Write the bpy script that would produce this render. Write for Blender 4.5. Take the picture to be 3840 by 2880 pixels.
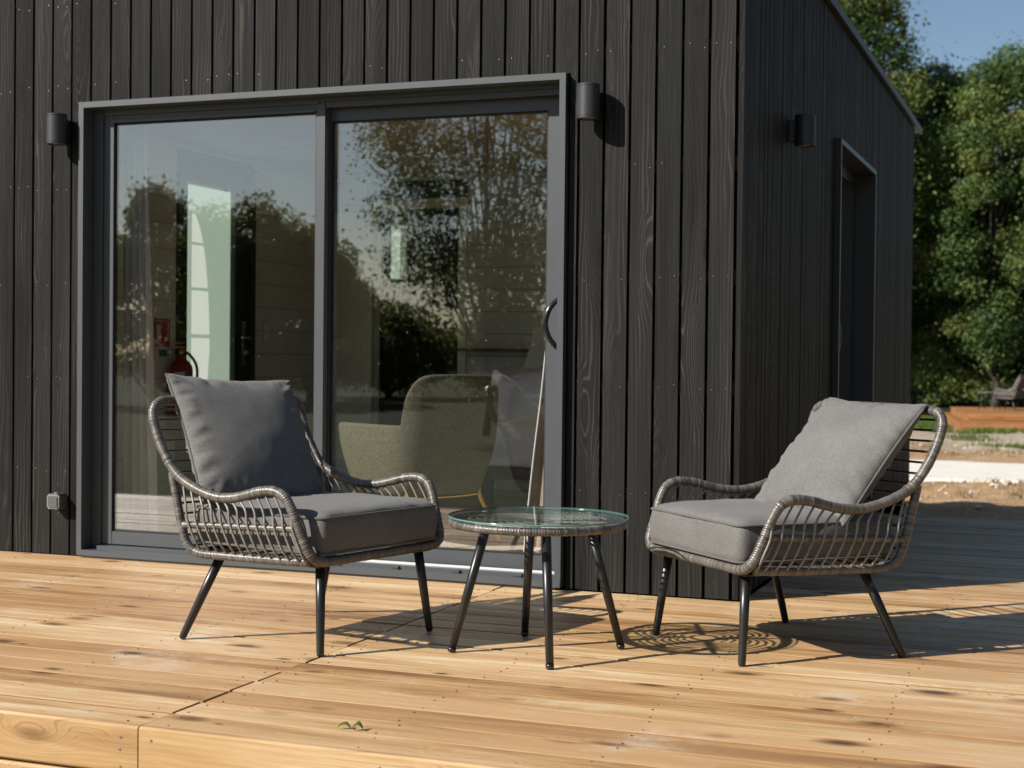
import bpy, math, random
from mathutils import Vector, Matrix, noise as mnoise

scene = bpy.context.scene
for o in list(bpy.data.objects):
    bpy.data.objects.remove(o)
COL = scene.collection
R = math.radians

# ------------------------------------------------------------------ camera, sky, sun, exposure
YAW, PITCH, ROLL = 0.363640, -0.017093, 0.010623
CAM = Vector((1.26989, -5.90059, 0.96474))
fw = Vector((-math.sin(YAW) * math.cos(PITCH), math.cos(YAW) * math.cos(PITCH), math.sin(PITCH)))
rt0 = Vector((math.cos(YAW), math.sin(YAW), 0))
up0 = rt0.cross(fw)
rt = math.cos(ROLL) * rt0 + math.sin(ROLL) * up0
up = -math.sin(ROLL) * rt0 + math.cos(ROLL) * up0
cd = bpy.data.cameras.new('camera')
cam = bpy.data.objects.new('camera', cd)
COL.objects.link(cam)
M = Matrix((rt, up, -fw)).transposed().to_4x4()
M.translation = CAM
cam.matrix_world = M
cd.sensor_fit = 'HORIZONTAL'
cd.sensor_width = 36.0
cd.lens = 5600.13 / 3840 * 36
cd.clip_start = 0.05
cd.clip_end = 2000
cd.dof.use_dof = True
cd.dof.focus_distance = 5.1
cd.dof.aperture_fstop = 4.5
scene.camera = cam

SUN_EL = R(33.5)
SUN_H = Vector((0.702, 0.712, 0)).normalized()          # horizontal direction the light travels
world = bpy.data.worlds.new('World')
scene.world = world
world.use_nodes = True
wn = world.node_tree.nodes
wn.clear()
wo = wn.new('ShaderNodeOutputWorld')
wb = wn.new('ShaderNodeBackground')
sk = wn.new('ShaderNodeTexSky')
sk.sky_type = 'NISHITA'
sk.sun_disc = False
sk.sun_elevation = SUN_EL
sk.sun_rotation = math.atan2(-SUN_H.x, -SUN_H.y)
sk.altitude = 50
sk.air_density = 1.0
sk.dust_density = 0.6
sk.ozone_density = 1.7
wb.inputs['Strength'].default_value = 0.062
world.node_tree.links.new(sk.outputs[0], wb.inputs[0])
world.node_tree.links.new(wb.outputs[0], wo.inputs[0])
sd = bpy.data.lights.new('sun', 'SUN')
sd.energy = 5.0
sd.angle = R(0.53)
sd.color = (1.0, 0.93, 0.83)
sun = bpy.data.objects.new('sun', sd)
COL.objects.link(sun)
ldir = Vector((SUN_H.x * math.cos(SUN_EL), SUN_H.y * math.cos(SUN_EL), -math.sin(SUN_EL)))
sun.rotation_euler = ldir.to_track_quat('-Z', 'Y').to_euler()
sun.location = (-20, -20, 20)
vs = scene.view_settings
vs.view_transform = 'Standard'
vs.look = 'None'
vs.exposure = 0.6
vs.gamma = 1.0
vs.use_curve_mapping = False
scene.render.engine = 'CYCLES'
cy = scene.cycles
cy.use_denoising = True
cy.max_bounces = 10
cy.diffuse_bounces = 6
cy.glossy_bounces = 5
cy.transmission_bounces = 6
cy.transparent_max_bounces = 16
cy.caustics_reflective = False
cy.caustics_refractive = False
cy.sample_clamp_indirect = 6.0

# ------------------------------------------------------------------ node helpers
class NT:
    def __init__(self, name):
        self.m = bpy.data.materials.new(name)
        self.m.use_nodes = True
        self.t = self.m.node_tree
        self.t.nodes.clear()
        self.out = self.t.nodes.new('ShaderNodeOutputMaterial')

    def n(self, typ, ins=None, **kw):
        nd = self.t.nodes.new(typ)
        for k, v in kw.items():
            setattr(nd, k, v)
        if ins:
            for k, v in ins.items():
                s = nd.inputs[k]
                if hasattr(v, 'is_linked'):
                    self.t.links.new(v, s)
                else:
                    s.default_value = v
        return nd

    def math(self, op, a, b=0.0, c=None, clamp=False):
        i = {0: a, 1: b}
        if c is not None:
            i[2] = c
        return self.n('ShaderNodeMath', i, operation=op, use_clamp=clamp).outputs[0]

    def maprange(self, v, a, b, c, d, smooth=True):
        nd = self.n('ShaderNodeMapRange', {'Value': v, 'From Min': a, 'From Max': b, 'To Min': c, 'To Max': d},
                    interpolation_type='SMOOTHSTEP' if smooth else 'LINEAR')
        return nd.outputs[0]

    def mix(self, f, a, b, mode='MIX'):
        nd = self.n('ShaderNodeMix', data_type='RGBA', blend_type=mode)
        for i, v in ((0, f), (6, a), (7, b)):
            if hasattr(v, 'is_linked'):
                self.t.links.new(v, nd.inputs[i])
            else:
                nd.inputs[i].default_value = v if i == 0 or len(v) == 4 else (*v, 1)
        return nd.outputs[2]

    def ramp(self, f, stops):
        nd = self.n('ShaderNodeValToRGB', {0: f})
        e = nd.color_ramp.elements
        while len(e) > 1:
            e.remove(e[-1])
        e[0].position = stops[0][0]
        e[0].color = (*stops[0][1], 1)
        for p, c in stops[1:]:
            x = e.new(p)
            x.color = (*c, 1)
        return nd.outputs[0]

    def noise(self, vec, scale=1.0, detail=4.0, rough=0.55, dist=0.0):
        return self.n('ShaderNodeTexNoise', {'Vector': vec, 'Scale': scale, 'Detail': detail, 'Roughness': rough,
                                             'Distortion': dist}).outputs[0]

    def bump(self, h, strength=0.3, dist=0.01):
        return self.n('ShaderNodeBump', {'Height': h, 'Strength': strength, 'Distance': dist}).outputs[0]

    def principled(self, **ins):
        b = self.n('ShaderNodeBsdfPrincipled')
        for k, v in ins.items():
            k = k.replace('_', ' ')
            s = b.inputs[k]
            if hasattr(v, 'is_linked'):
                self.t.links.new(v, s)
            else:
                s.default_value = (*v, 1) if isinstance(v, tuple) and len(v) == 3 and s.type == 'RGBA' else v
        self.t.links.new(b.outputs[0], self.out.inputs[0])
        return b

    def surf(self, sock):
        self.t.links.new(sock, self.out.inputs[0])


def wood(name, stops, along, knot_col, cell=(0.42, 0.16), streak=26.0, rough=0.6, var=0.25, ring=0.12,
         knot_r=0.10, bump=0.25, halo=0.5, tint=None, spec=0.3, scuff=None, edge=None, line=None, gain=2.0):
    w = NT(name)
    tc = w.n('ShaderNodeTexCoord').outputs['Object']
    rnd = w.n('ShaderNodeObjectInfo').outputs['Random']
    s = w.n('ShaderNodeSeparateXYZ', {0: tc}).outputs
    L = s[along]
    A, B = [s[i] for i in range(3) if i != along]
    seed = w.n('ShaderNodeCombineXYZ', {0: w.math('MULTIPLY', rnd, 371.0), 1: w.math('MULTIPLY', rnd, 917.0),
                                        2: w.math('MULTIPLY', rnd, 533.0)}).outputs[0]

    def vec(kl, ka):
        c = w.n('ShaderNodeCombineXYZ', {0: w.math('MULTIPLY', L, kl), 1: w.math('MULTIPLY', A, ka),
                                         2: w.math('MULTIPLY', B, ka)}).outputs[0]
        return w.n('ShaderNodeVectorMath', {0: c, 1: seed}, operation='ADD').outputs[0]
    f1 = w.noise(vec(1.5, streak), detail=6, rough=0.65, dist=0.25)
    f2 = w.noise(vec(0.8, 6.0), detail=3, rough=0.5, dist=0.6)
    kc = w.n('ShaderNodeCombineXYZ', {0: w.math('MULTIPLY', L, 1 / cell[0]), 1: w.math('MULTIPLY', A, 1 / cell[1]),
                                      2: w.math('MULTIPLY', B, 0.6)}).outputs[0]
    kc = w.n('ShaderNodeVectorMath', {0: kc, 1: seed}, operation='ADD').outputs[0]
    vo = w.n('ShaderNodeTexVoronoi', {'Vector': kc, 'Scale': 1.0, 'Randomness': 1.0})
    kr = w.n('ShaderNodeSeparateColor', {0: vo.outputs['Color']}).outputs[0]
    d = w.math('ADD', vo.outputs['Distance'], w.math('MULTIPLY', w.math('SUBTRACT', f1, 0.5), 0.12))
    d = w.math('DIVIDE', d, w.math('MULTIPLY_ADD', w.math('POWER', kr, 1.6), 1.35, 0.25))
    swirl = w.maprange(d, 0.0, 0.5, 1.0, 0.0)
    rg = w.math('SINE', w.math('ADD', w.math('ADD', w.math('MULTIPLY', A, 330.0), w.math('MULTIPLY', f2, 42.0)),
                               w.math('MULTIPLY', swirl, 30.0)))
    fac = w.math('ADD', w.math('MULTIPLY', f1, 0.55), w.math('MULTIPLY', f2, 0.45))
    fac = w.math('MULTIPLY_ADD', w.math('SUBTRACT', fac, 0.5), gain, 0.5)
    fac = w.math('ADD', fac, w.math('MULTIPLY', rg, ring))
    fac = w.math('ADD', fac, w.math('MULTIPLY', w.math('SUBTRACT', rnd, 0.5), var), clamp=True)
    col = w.ramp(fac, stops)
    if line:
        f3 = w.noise(vec(0.9, 9.0), scale=1.0, detail=2)
        lm = w.math('MULTIPLY', w.maprange(rg, 0.55, 1.0, 0.0, 1.0), w.maprange(f3, 0.46, 0.66, 0.0, line[1]))
        col = w.mix(lm, col, line[0])
    if tint:
        t2 = w.noise(w.n('ShaderNodeVectorMath', {0: seed, 1: vec(0.12, 0.4)}, operation='ADD').outputs[0], scale=3.1, detail=1)
        col = w.mix(w.maprange(t2, 0.42, 0.68, 0.0, 0.65), col, tint)
    if scuff:
        sc_ = w.noise(w.n('ShaderNodeNewGeometry').outputs['Position'], scale=1.7, detail=7, rough=0.72)
        col = w.mix(w.maprange(sc_, 0.54, 0.70, 0.0, 0.55), col, scuff)
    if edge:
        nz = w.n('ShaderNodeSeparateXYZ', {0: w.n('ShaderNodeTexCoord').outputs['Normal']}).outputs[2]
        col = w.mix(w.maprange(w.math('ABSOLUTE', nz), 0.85, 0.6, 0.0, 0.9), col, edge)  # side faces painted orange-brown to imitate light bouncing inside the plank gaps
    ha = w.maprange(d, knot_r * 0.9, knot_r * 3.0, halo, 0.0)
    col = w.mix(ha, col, tuple(0.5 * (a + b) for a, b in zip(stops[0][1], knot_col)))
    kn = w.maprange(d, knot_r * 0.7, knot_r * 1.25, 0.9, 0.0)
    col = w.mix(kn, col, knot_col)
    bp = w.bump(w.math('ADD', fac, w.math('MULTIPLY', kn, 0.5)), bump, 0.004)
    w.principled(Base_Color=col, Roughness=rough, Normal=bp, Specular_IOR_Level=spec)
    return w.m


def simple(name, col, rough=0.5, metal=0.0, spec=0.5, nscale=0.0, namt=0.1, bscale=0.0, bamt=0.1, bdist=0.001, coat=0.0):
    w = NT(name)
    tc = w.n('ShaderNodeTexCoord').outputs['Object']
    c = (*col, 1)
    if nscale:
        f = w.noise(tc, nscale, 5, 0.6)
        c = w.mix(w.maprange(f, 0.3, 0.7, 0.0, 1.0), tuple(x * (1 - namt) for x in col), tuple(min(1, x * (1 + namt)) for x in col))
    ins = dict(Base_Color=c, Roughness=rough, Metallic=metal, Specular_IOR_Level=spec, Coat_Weight=coat)
    if bscale:
        ins['Normal'] = w.bump(w.noise(tc, bscale, 3, 0.6), bamt, bdist)
    w.principled(**ins)
    return w.m


MAT = {}
MAT['clad'] = wood('charcoal_board', [(0.0, (0.0068, 0.0069, 0.0070)), (0.35, (0.0158, 0.0158, 0.0155)), (0.65, (0.0230, 0.0229, 0.0221)),
                                      (1.0, (0.044, 0.0425, 0.039))], 2, (0.010, 0.0098, 0.0095), cell=(0.60, 0.125), streak=40,
                   rough=0.62, var=0.40, ring=0.07, knot_r=0.075, bump=0.6, halo=0.3, spec=0.06, line=((0.088, 0.084, 0.077), 0.42), gain=1.5)
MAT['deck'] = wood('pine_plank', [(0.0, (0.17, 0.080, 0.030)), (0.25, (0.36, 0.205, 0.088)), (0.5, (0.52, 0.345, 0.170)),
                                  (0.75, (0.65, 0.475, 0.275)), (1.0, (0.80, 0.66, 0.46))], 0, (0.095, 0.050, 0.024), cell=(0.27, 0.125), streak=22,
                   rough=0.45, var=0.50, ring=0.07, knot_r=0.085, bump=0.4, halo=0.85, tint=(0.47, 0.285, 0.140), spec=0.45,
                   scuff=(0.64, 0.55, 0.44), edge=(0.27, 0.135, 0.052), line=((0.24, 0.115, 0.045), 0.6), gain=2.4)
MAT['fascia'] = wood('pine_fascia', [(0.0, (0.17, 0.085, 0.030)), (0.3, (0.33, 0.195, 0.082)), (0.6, (0.45, 0.290, 0.138)),
                                     (1.0, (0.58, 0.430, 0.255))], 0, (0.060, 0.030, 0.014), cell=(0.34, 0.12), streak=13,
                     rough=0.5, var=0.25, ring=0.05, knot_r=0.085, bump=0.4, halo=0.8, spec=0.35, line=((0.24, 0.12, 0.045), 0.5), gain=2.3)
MAT['fardeck'] = wood('larch_plank', [(0.0, (0.17, 0.07, 0.025)), (0.5, (0.30, 0.135, 0.05)), (1.0, (0.42, 0.23, 0.10))], 0,
                      (0.08, 0.03, 0.012), streak=20, var=0.3)
MAT['floor'] = wood('interior_oak', [(0.0, (0.36, 0.28, 0.21)), (0.5, (0.50, 0.415, 0.325)), (1.0, (0.60, 0.515, 0.42))], 0,
                    (0.10, 0.07, 0.05), streak=22, var=0.4, knot_r=0.04, rough=0.45)
MAT['ceil'] = wood('ceiling_pine', [(0.0, (0.36, 0.25, 0.155)), (0.5, (0.50, 0.365, 0.235)), (1.0, (0.60, 0.46, 0.31))], 0,
                   (0.12, 0.06, 0.03), streak=18, var=0.2, knot_r=0.04)
MAT['panel'] = simple('painted_panel', (0.70, 0.705, 0.68), 0.6, nscale=3.0, namt=0.06, bscale=60, bamt=0.08)
MAT['membrane'] = simple('black_membrane', (0.006, 0.006, 0.007), 0.9)
MAT['batten'] = simple('batten_wood', (0.06, 0.035, 0.022), 0.8)
MAT['alu'] = simple('anthracite_aluminium', (0.060, 0.070, 0.078), 0.42, spec=0.5, nscale=2.2, namt=0.05, bscale=900, bamt=0.12, bdist=0.0004)
MAT['alushade'] = simple('shaded_aluminium', (0.030, 0.033, 0.036), 0.45, spec=0.4, nscale=2.2, namt=0.05)  # the anthracite aluminium darkened, with the side wall's shade put into its colour
MAT['aludark'] = simple('black_gasket', (0.010, 0.010, 0.011), 0.6)
MAT['rail'] = simple('bare_aluminium', (0.74, 0.74, 0.75), 0.35, metal=0.25)
MAT['lamp'] = simple('lamp_black', (0.030, 0.032, 0.036), 0.42, spec=0.5, bscale=1200, bamt=0.25, bdist=0.0005)
MAT['lampglass'] = simple('lamp_lens', (0.45, 0.45, 0.40), 0.3)
MAT['black'] = simple('satin_black', (0.012, 0.012, 0.013), 0.33, spec=0.5, bscale=700, bamt=0.08, bdist=0.0004)
MAT['handle'] = simple('gloss_black', (0.010, 0.010, 0.011), 0.22, spec=0.6)
MAT['steel'] = simple('screw_steel', (0.55, 0.54, 0.52), 0.35, metal=1.0)
MAT['screwhole'] = simple('screw_dark', (0.02, 0.018, 0.016), 0.7)
MAT['gold'] = simple('brass', (0.80, 0.52, 0.18), 0.28, metal=1.0)
MAT['white'] = simple('white_paint', (0.60, 0.60, 0.56), 0.45, nscale=2.0, namt=0.03)
MAT['casing'] = simple('greige_paint', (0.84, 0.82, 0.74), 0.5, nscale=2.0, namt=0.04)
MAT['darkroom'] = simple('dark_wall', (0.13, 0.14, 0.135), 0.7)
MAT['linen'] = simple('white_linen', (0.90, 0.905, 0.91), 0.85, nscale=6, namt=0.03, bscale=35, bamt=0.25, bdist=0.01)
MAT['curtain'] = simple('curtain_linen', (0.74, 0.72, 0.66), 0.9, nscale=8, namt=0.05, bscale=400, bamt=0.2)
MAT['taupe'] = simple('curtain_taupe', (0.34, 0.29, 0.24), 0.9, nscale=8, namt=0.06)
MAT['red'] = simple('red_paint', (0.30, 0.018, 0.016), 0.35, spec=0.5)
MAT['signred'] = simple('sign_red', (0.42, 0.03, 0.02), 0.5)
MAT['signwhite'] = simple('sign_white', (0.70, 0.70, 0.66), 0.5)
MAT['signblue'] = simple('sign_blue', (0.06, 0.08, 0.18), 0.5)
MAT['redshelf'] = simple('shelf_red', (0.16, 0.035, 0.028), 0.5)
MAT['rug'] = simple('rug_weave', (0.68, 0.62, 0.53), 0.95, nscale=60, namt=0.25, bscale=120, bamt=0.7, bdist=0.004)
MAT['pouf'] = simple('pouf_blue', (0.18, 0.26, 0.31), 0.85, nscale=9, namt=0.1)
MAT['switchgrey'] = simple('switch_grey', (0.085, 0.09, 0.09), 0.4)
MAT['switchlight'] = simple('switch_trim', (0.22, 0.23, 0.22), 0.35)
MAT['barktree'] = simple('bark', (0.030, 0.025, 0.020), 0.9, nscale=9, namt=0.4, bscale=14, bamt=0.8, bdist=0.03)
MAT['roofmetal'] = simple('roof_metal', (0.026, 0.032, 0.025), 0.5, spec=0.3, nscale=5, namt=0.2)
MAT['concrete'] = simple('pale_concrete', (0.66, 0.63, 0.575), 0.9, nscale=2.0, namt=0.06, bscale=30, bamt=0.3)
MAT['rock'] = simple('limestone', (0.46, 0.42, 0.35), 0.9, nscale=9, namt=0.25, bscale=18, bamt=0.6, bdist=0.02)


def olive():
    w = NT('olive_weave')
    tc = w.n('ShaderNodeTexCoord').outputs['Object']
    v1 = w.n('ShaderNodeVectorMath', {0: tc, 1: (160, 160, 520)}, operation='MULTIPLY').outputs[0]
    v2 = w.n('ShaderNodeVectorMath', {0: tc, 1: (520, 520, 160)}, operation='MULTIPLY').outputs[0]
    a = w.noise(v1, 1.0, 2)
    b = w.noise(v2, 1.0, 2)
    f = w.maprange(w.math('MULTIPLY_ADD', a, 0.5, w.math('MULTIPLY', b, 0.5)), 0.32, 0.68, 0, 1)
    col = w.ramp(f, [(0, (0.045, 0.044, 0.032)), (0.5, (0.140, 0.134, 0.093)), (1, (0.33, 0.31, 0.22))])
    w.principled(Base_Color=col, Roughness=0.9, Specular_IOR_Level=0.15, Normal=w.bump(f, 0.5, 0.002))
    return w.m


MAT['olive'] = olive()


def fabric(name, dark, light):
    w = NT(name)
    tc = w.n('ShaderNodeTexCoord').outputs['Object']
    a = w.noise(tc, 520.0, 3, 0.7)
    a2 = w.noise(tc, 130.0, 3, 0.7)
    b = w.noise(tc, 5.0, 3, 0.5)
    f = w.math('ADD', w.math('MULTIPLY', w.math('ADD', w.math('MULTIPLY', a, 0.6), w.math('MULTIPLY', a2, 0.4)), 0.8), w.math('MULTIPLY', b, 0.2))
    col = w.ramp(w.maprange(f, 0.30, 0.70, 0, 1), [(0, dark), (1, light)])
    big = w.noise(tc, 9.0, 4, 0.6, 0.4)
    h = w.math('ADD', w.math('MULTIPLY', big, 0.10), w.math('MULTIPLY', w.math('ADD', a, a2), 0.18))
    bs = w.principled(Base_Color=col, Roughness=0.92, Specular_IOR_Level=0.1, Sheen_Weight=0.12, Sheen_Roughness=0.5,
                      Normal=w.bump(h, 0.16, 0.008))
    return w.m


MAT['fabric'] = fabric('grey_canvas', (0.086, 0.086, 0.086), (0.184, 0.181, 0.177))
MAT['piping'] = fabric('grey_piping', (0.075, 0.073, 0.072), (0.14, 0.135, 0.13))


def rattan():
    w = NT('grey_rattan')
    at = w.n('ShaderNodeAttribute', attribute_name='wrap')
    tc = w.n('ShaderNodeTexCoord').outputs['Object']
    f = w.noise(tc, 240.0, 3, 0.6)
    v = w.math('ADD', w.math('MULTIPLY', at.outputs['Fac'], 0.75), w.math('MULTIPLY', f, 0.25))
    col = w.ramp(v, [(0.0, (0.030, 0.027, 0.024)), (0.45, (0.105, 0.096, 0.086)), (1.0, (0.215, 0.200, 0.180))])
    w.principled(Base_Color=col, Roughness=0.36, Specular_IOR_Level=0.6, Normal=w.bump(f, 0.25, 0.001))
    return w.m


MAT['rattan'] = rattan()
MAT['slat'] = simple('rattan_slat', (0.20, 0.186, 0.168), 0.40, spec=0.5, nscale=90, namt=0.2)
MAT['weave'] = simple('pale_weave', (0.36, 0.345, 0.315), 0.45, spec=0.4, nscale=90, namt=0.2)
MAT['backrod'] = simple('dark_rod', (0.035, 0.032, 0.031), 0.45)


def glass(name, tint, k, rough=0.0):
    w = NT(name)
    g = w.n('ShaderNodeNewGeometry')
    c = w.math('ABSOLUTE', w.n('ShaderNodeVectorMath', {0: g.outputs['Normal'], 1: g.outputs['Incoming']}, operation='DOT_PRODUCT').outputs['Value'])
    f5 = w.math('POWER', w.math('SUBTRACT', 1.0, c, clamp=True), 5.0)
    fac = w.math('MULTIPLY', w.math('MULTIPLY_ADD', f5, 0.957, 0.043), k, clamp=True)
    tr = w.n('ShaderNodeBsdfTransparent', {0: (*tint, 1)})
    gl = w.n('ShaderNodeBsdfGlossy', {0: (0.95, 0.98, 1.0, 1), 'Roughness': rough})
    mx = w.n('ShaderNodeMixShader', {0: fac})
    w.t.links.new(tr.outputs[0], mx.inputs[1])
    w.t.links.new(gl.outputs[0], mx.inputs[2])
    w.surf(mx.outputs[0])
    return w.m


MAT['pane'] = glass('window_glass', (0.985, 0.99, 0.985), 3.4)
MAT['tabletop'] = glass('table_glass', (0.955, 0.985, 0.975), 0.85)
MAT['glassedge'] = simple('glass_edge', (0.10, 0.22, 0.21), 0.1, spec=0.8)


def frosted(name, col):
    w = NT(name)
    tr = w.n('ShaderNodeBsdfTranslucent', {0: (*col, 1)})
    di = w.n('ShaderNodeBsdfDiffuse', {0: (*[c * 0.8 for c in col], 1)})
    mx = w.n('ShaderNodeMixShader', {0: 0.25})
    w.t.links.new(tr.outputs[0], mx.inputs[1])
    w.t.links.new(di.outputs[0], mx.inputs[2])
    w.surf(mx.outputs[0])
    return w.m


MAT['frost'] = frosted('frosted_green_glass', (0.30, 0.40, 0.335))
MAT['frostlight'] = frosted('frosted_pale_glass', (0.60, 0.68, 0.62))


def leafmat(name, stops, trans=0.35):
    w = NT(name)
    at = w.n('ShaderNodeAttribute', attribute_name='tint')
    col = w.ramp(at.outputs['Fac'], stops)
    di = w.n('ShaderNodeBsdfPrincipled', {'Base Color': col, 'Roughness': 0.55, 'Specular IOR Level': 0.3})
    tr = w.n('ShaderNodeBsdfTranslucent', {0: w.mix(1.0, col, (1.5, 1.7, 0.8), 'MULTIPLY')})
    mx = w.n('ShaderNodeMixShader', {0: trans})
    w.t.links.new(di.outputs[0], mx.inputs[1])
    w.t.links.new(tr.outputs[0], mx.inputs[2])
    w.surf(mx.outputs[0])
    return w.m


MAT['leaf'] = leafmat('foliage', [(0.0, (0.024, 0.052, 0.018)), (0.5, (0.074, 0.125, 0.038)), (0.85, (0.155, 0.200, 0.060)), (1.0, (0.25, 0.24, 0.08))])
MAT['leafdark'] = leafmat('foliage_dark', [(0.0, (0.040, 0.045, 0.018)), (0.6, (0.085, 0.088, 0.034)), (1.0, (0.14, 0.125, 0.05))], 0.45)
MAT['straw'] = leafmat('dry_straw', [(0.0, (0.10, 0.06, 0.03)), (0.6, (0.26, 0.18, 0.09)), (1.0, (0.42, 0.33, 0.19))], 0.2)
MAT['grass'] = leafmat('grass_blades', [(0.0, (0.035, 0.070, 0.012)), (1.0, (0.12, 0.19, 0.035))], 0.3)


def groundmat():
    w = NT('soil_and_grass')
    pos = w.n('ShaderNodeNewGeometry').outputs['Position']
    s = w.n('ShaderNodeSeparateXYZ', {0: pos}).outputs
    a = w.noise(pos, 0.9, 6, 0.62, 0.4)
    b = w.noise(pos, 7.0, 6, 0.7)
    c = w.noise(pos, 26.0, 4, 0.7)
    soil = w.ramp(w.math('ADD', w.math('MULTIPLY', a, 0.6), w.math('MULTIPLY', b, 0.4)),
                  [(0.30, (0.15, 0.085, 0.042)), (0.45, (0.34, 0.215, 0.115)), (0.56, (0.42, 0.29, 0.175)), (0.70, (0.47, 0.385, 0.29))])
    soil = w.mix(w.maprange(c, 0.60, 0.72, 0, 0.55), soil, (0.50, 0.45, 0.38))
    soil = w.mix(w.maprange(c, 0.40, 0.28, 0, 0.6), soil, (0.10, 0.055, 0.03))
    pale = w.maprange(w.math('ADD', s[1], w.math('MULTIPLY', a, 5.0)), 21.5, 24.5, 0.0, 0.75)
    soil = w.mix(pale, soil, (0.42, 0.365, 0.29))
    gr = w.ramp(w.math('ADD', w.math('MULTIPLY', b, 0.6), w.math('MULTIPLY', c, 0.4)),
                [(0.3, (0.016, 0.024, 0.008)), (0.55, (0.032, 0.042, 0.014)), (0.75, (0.060, 0.062, 0.025))])
    gmask = w.maprange(w.math('ADD', s[1], w.math('MULTIPLY', a, 6.0)), 32.0, 34.5, 0, 1)
    back = w.maprange(w.math('ADD', s[1], w.math('MULTIPLY', a, 1.5)), -3.2, -4.4, 0, 1)
    left = w.maprange(w.math('ADD', s[0], w.math('MULTIPLY', a, 2.0)), -6.0, -8.0, 0, 1)
    col = w.mix(w.math('MAXIMUM', w.math('MAXIMUM', gmask, back), left), soil, gr)
    w.principled(Base_Color=col, Roughness=0.95, Specular_IOR_Level=0.1,
                 Normal=w.bump(w.math('ADD', b, w.math('MULTIPLY', c, 0.5)), 0.9, 0.06))
    return w.m


MAT['ground'] = groundmat()

# ------------------------------------------------------------------ geometry helpers
def link(o, parent=None):
    COL.objects.link(o)
    if parent:
        o.parent = parent
    return o


def mesh(name, verts, faces, smooth=False):
    me = bpy.data.meshes.new(name)
    me.from_pydata([tuple(v) for v in verts], [], faces)
    me.update()
    if smooth:
        me.polygons.foreach_set('use_smooth', [True] * len(me.polygons))
    return me


def obj(name, me, m, parent=None, loc=(0, 0, 0), rot=None):
    if m is not None and len(me.materials) == 0:
        me.materials.append(MAT[m] if isinstance(m, str) else m)
    o = bpy.data.objects.new(name, me)
    o.location = loc
    if rot:
        o.rotation_euler = rot
    return link(o, parent)


def empty(name, loc=(0, 0, 0), rz=0.0, parent=None):
    o = bpy.data.objects.new(name, None)
    o.empty_display_size = 0.1
    o.location = loc
    o.rotation_euler = (0, 0, rz)
    return link(o, parent)


def tag(o, label=None, cat=None, group=None, kind=None):
    for k, v in (('label', label), ('category', cat), ('group', group), ('kind', kind)):
        if v:
            o[k] = v
    return o


def copy_tree(o, parent=None):
    c = o.copy()
    COL.objects.link(c)
    c.parent = parent
    for ch in list(o.children):
        copy_tree(ch, c)
    return c


class MB:
    """collects solids into one mesh"""
    def __init__(self):
        self.v, self.f, self.sm = [], [], []

    def add(self, v, f, smooth=False):
        b = len(self.v)
        self.v += [tuple(x) for x in v]
        self.f += [tuple(i + b for i in q) for q in f]
        self.sm += [smooth] * len(f)
        return self

    def box(self, x0, x1, y0, y1, z0, z1):
        v = [(x, y, z) for x in (x0, x1) for y in (y0, y1) for z in (z0, z1)]
        f = [(0, 1, 3, 2), (4, 6, 7, 5), (0, 4, 5, 1), (2, 3, 7, 6), (0, 2, 6, 4), (1, 5, 7, 3)]
        return self.add(v, f)

    def cyl(self, p0, p1, r0, r1=None, n=16, smooth=True):
        v, f = tube_vf([p0, p1], [r0, r1 if r1 is not None else r0], n)
        return self.add(v, f, smooth)

    def mesh(self, name):
        me = mesh(name, self.v, self.f)
        me.polygons.foreach_set('use_smooth', self.sm)
        return me

    def obj(self, name, m, parent=None, loc=(0, 0, 0), rot=None):
        return obj(name, self.mesh(name), m, parent, loc, rot)


def frames(pts, closed):
    n = len(pts)
    T = []
    for i in range(n):
        a = pts[(i - 1) % n] if closed or i > 0 else pts[0]
        b = pts[(i + 1) % n] if closed or i < n - 1 else pts[-1]
        T.append((b - a).normalized())
    ref = Vector((0, 0, 1)) if abs(T[0].z) < 0.9 else Vector((1, 0, 0))
    N = [(ref - T[0] * ref.dot(T[0])).normalized()]
    for i in range(1, n):
        v = N[-1] - T[i] * N[-1].dot(T[i])
        N.append(v.normalized())
    if closed:
        v = N[-1] - T[0] * N[-1].dot(T[0])
        ang = math.atan2(T[0].dot(v.cross(N[0])), v.dot(N[0]))
        for i in range(n):
            N[i] = Matrix.Rotation(ang * i / n, 3, T[i]) @ N[i]
    return T, N


def tube_vf(pts, rad, n=10, closed=False):
    pts = [Vector(p) for p in pts]
    if not isinstance(rad, (list, tuple)):
        rad = [rad] * len(pts)
    T, N = frames(pts, closed)
    v, f = [], []
    for i, p in enumerate(pts):
        B = T[i].cross(N[i])
        for k in range(n):
            a = 2 * math.pi * k / n
            v.append(p + (N[i] * math.cos(a) + B * math.sin(a)) * rad[i])
    m = len(pts)
    for i in range(m if closed else m - 1):
        j = (i + 1) % m
        for k in range(n):
            l = (k + 1) % n
            f.append((i * n + k, i * n + l, j * n + l, j * n + k))
    if not closed:
        f.append(tuple(range(n - 1, -1, -1)))
        f.append(tuple((m - 1) * n + k for k in range(n)))
    return v, f


def smooth_path(ctrl, closed=False, sub=10):
    P = [Vector(c) for c in ctrl]
    n = len(P)
    out = []
    rng = n if closed else n - 1
    for i in range(rng):
        p1, p2 = P[i], P[(i + 1) % n]
        p0 = P[(i - 1) % n] if closed or i > 0 else p1 * 2 - p2
        p3 = P[(i + 2) % n] if closed or i + 2 < n else p2 * 2 - p1
        for k in range(sub):
            t = k / sub
            out.append(0.5 * ((2 * p1) + (p2 - p0) * t + (2 * p0 - 5 * p1 + 4 * p2 - p3) * t * t + (3 * p1 - p0 - 3 * p2 + p3) * t ** 3))
    if not closed:
        out.append(P[-1])
    return out


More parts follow.
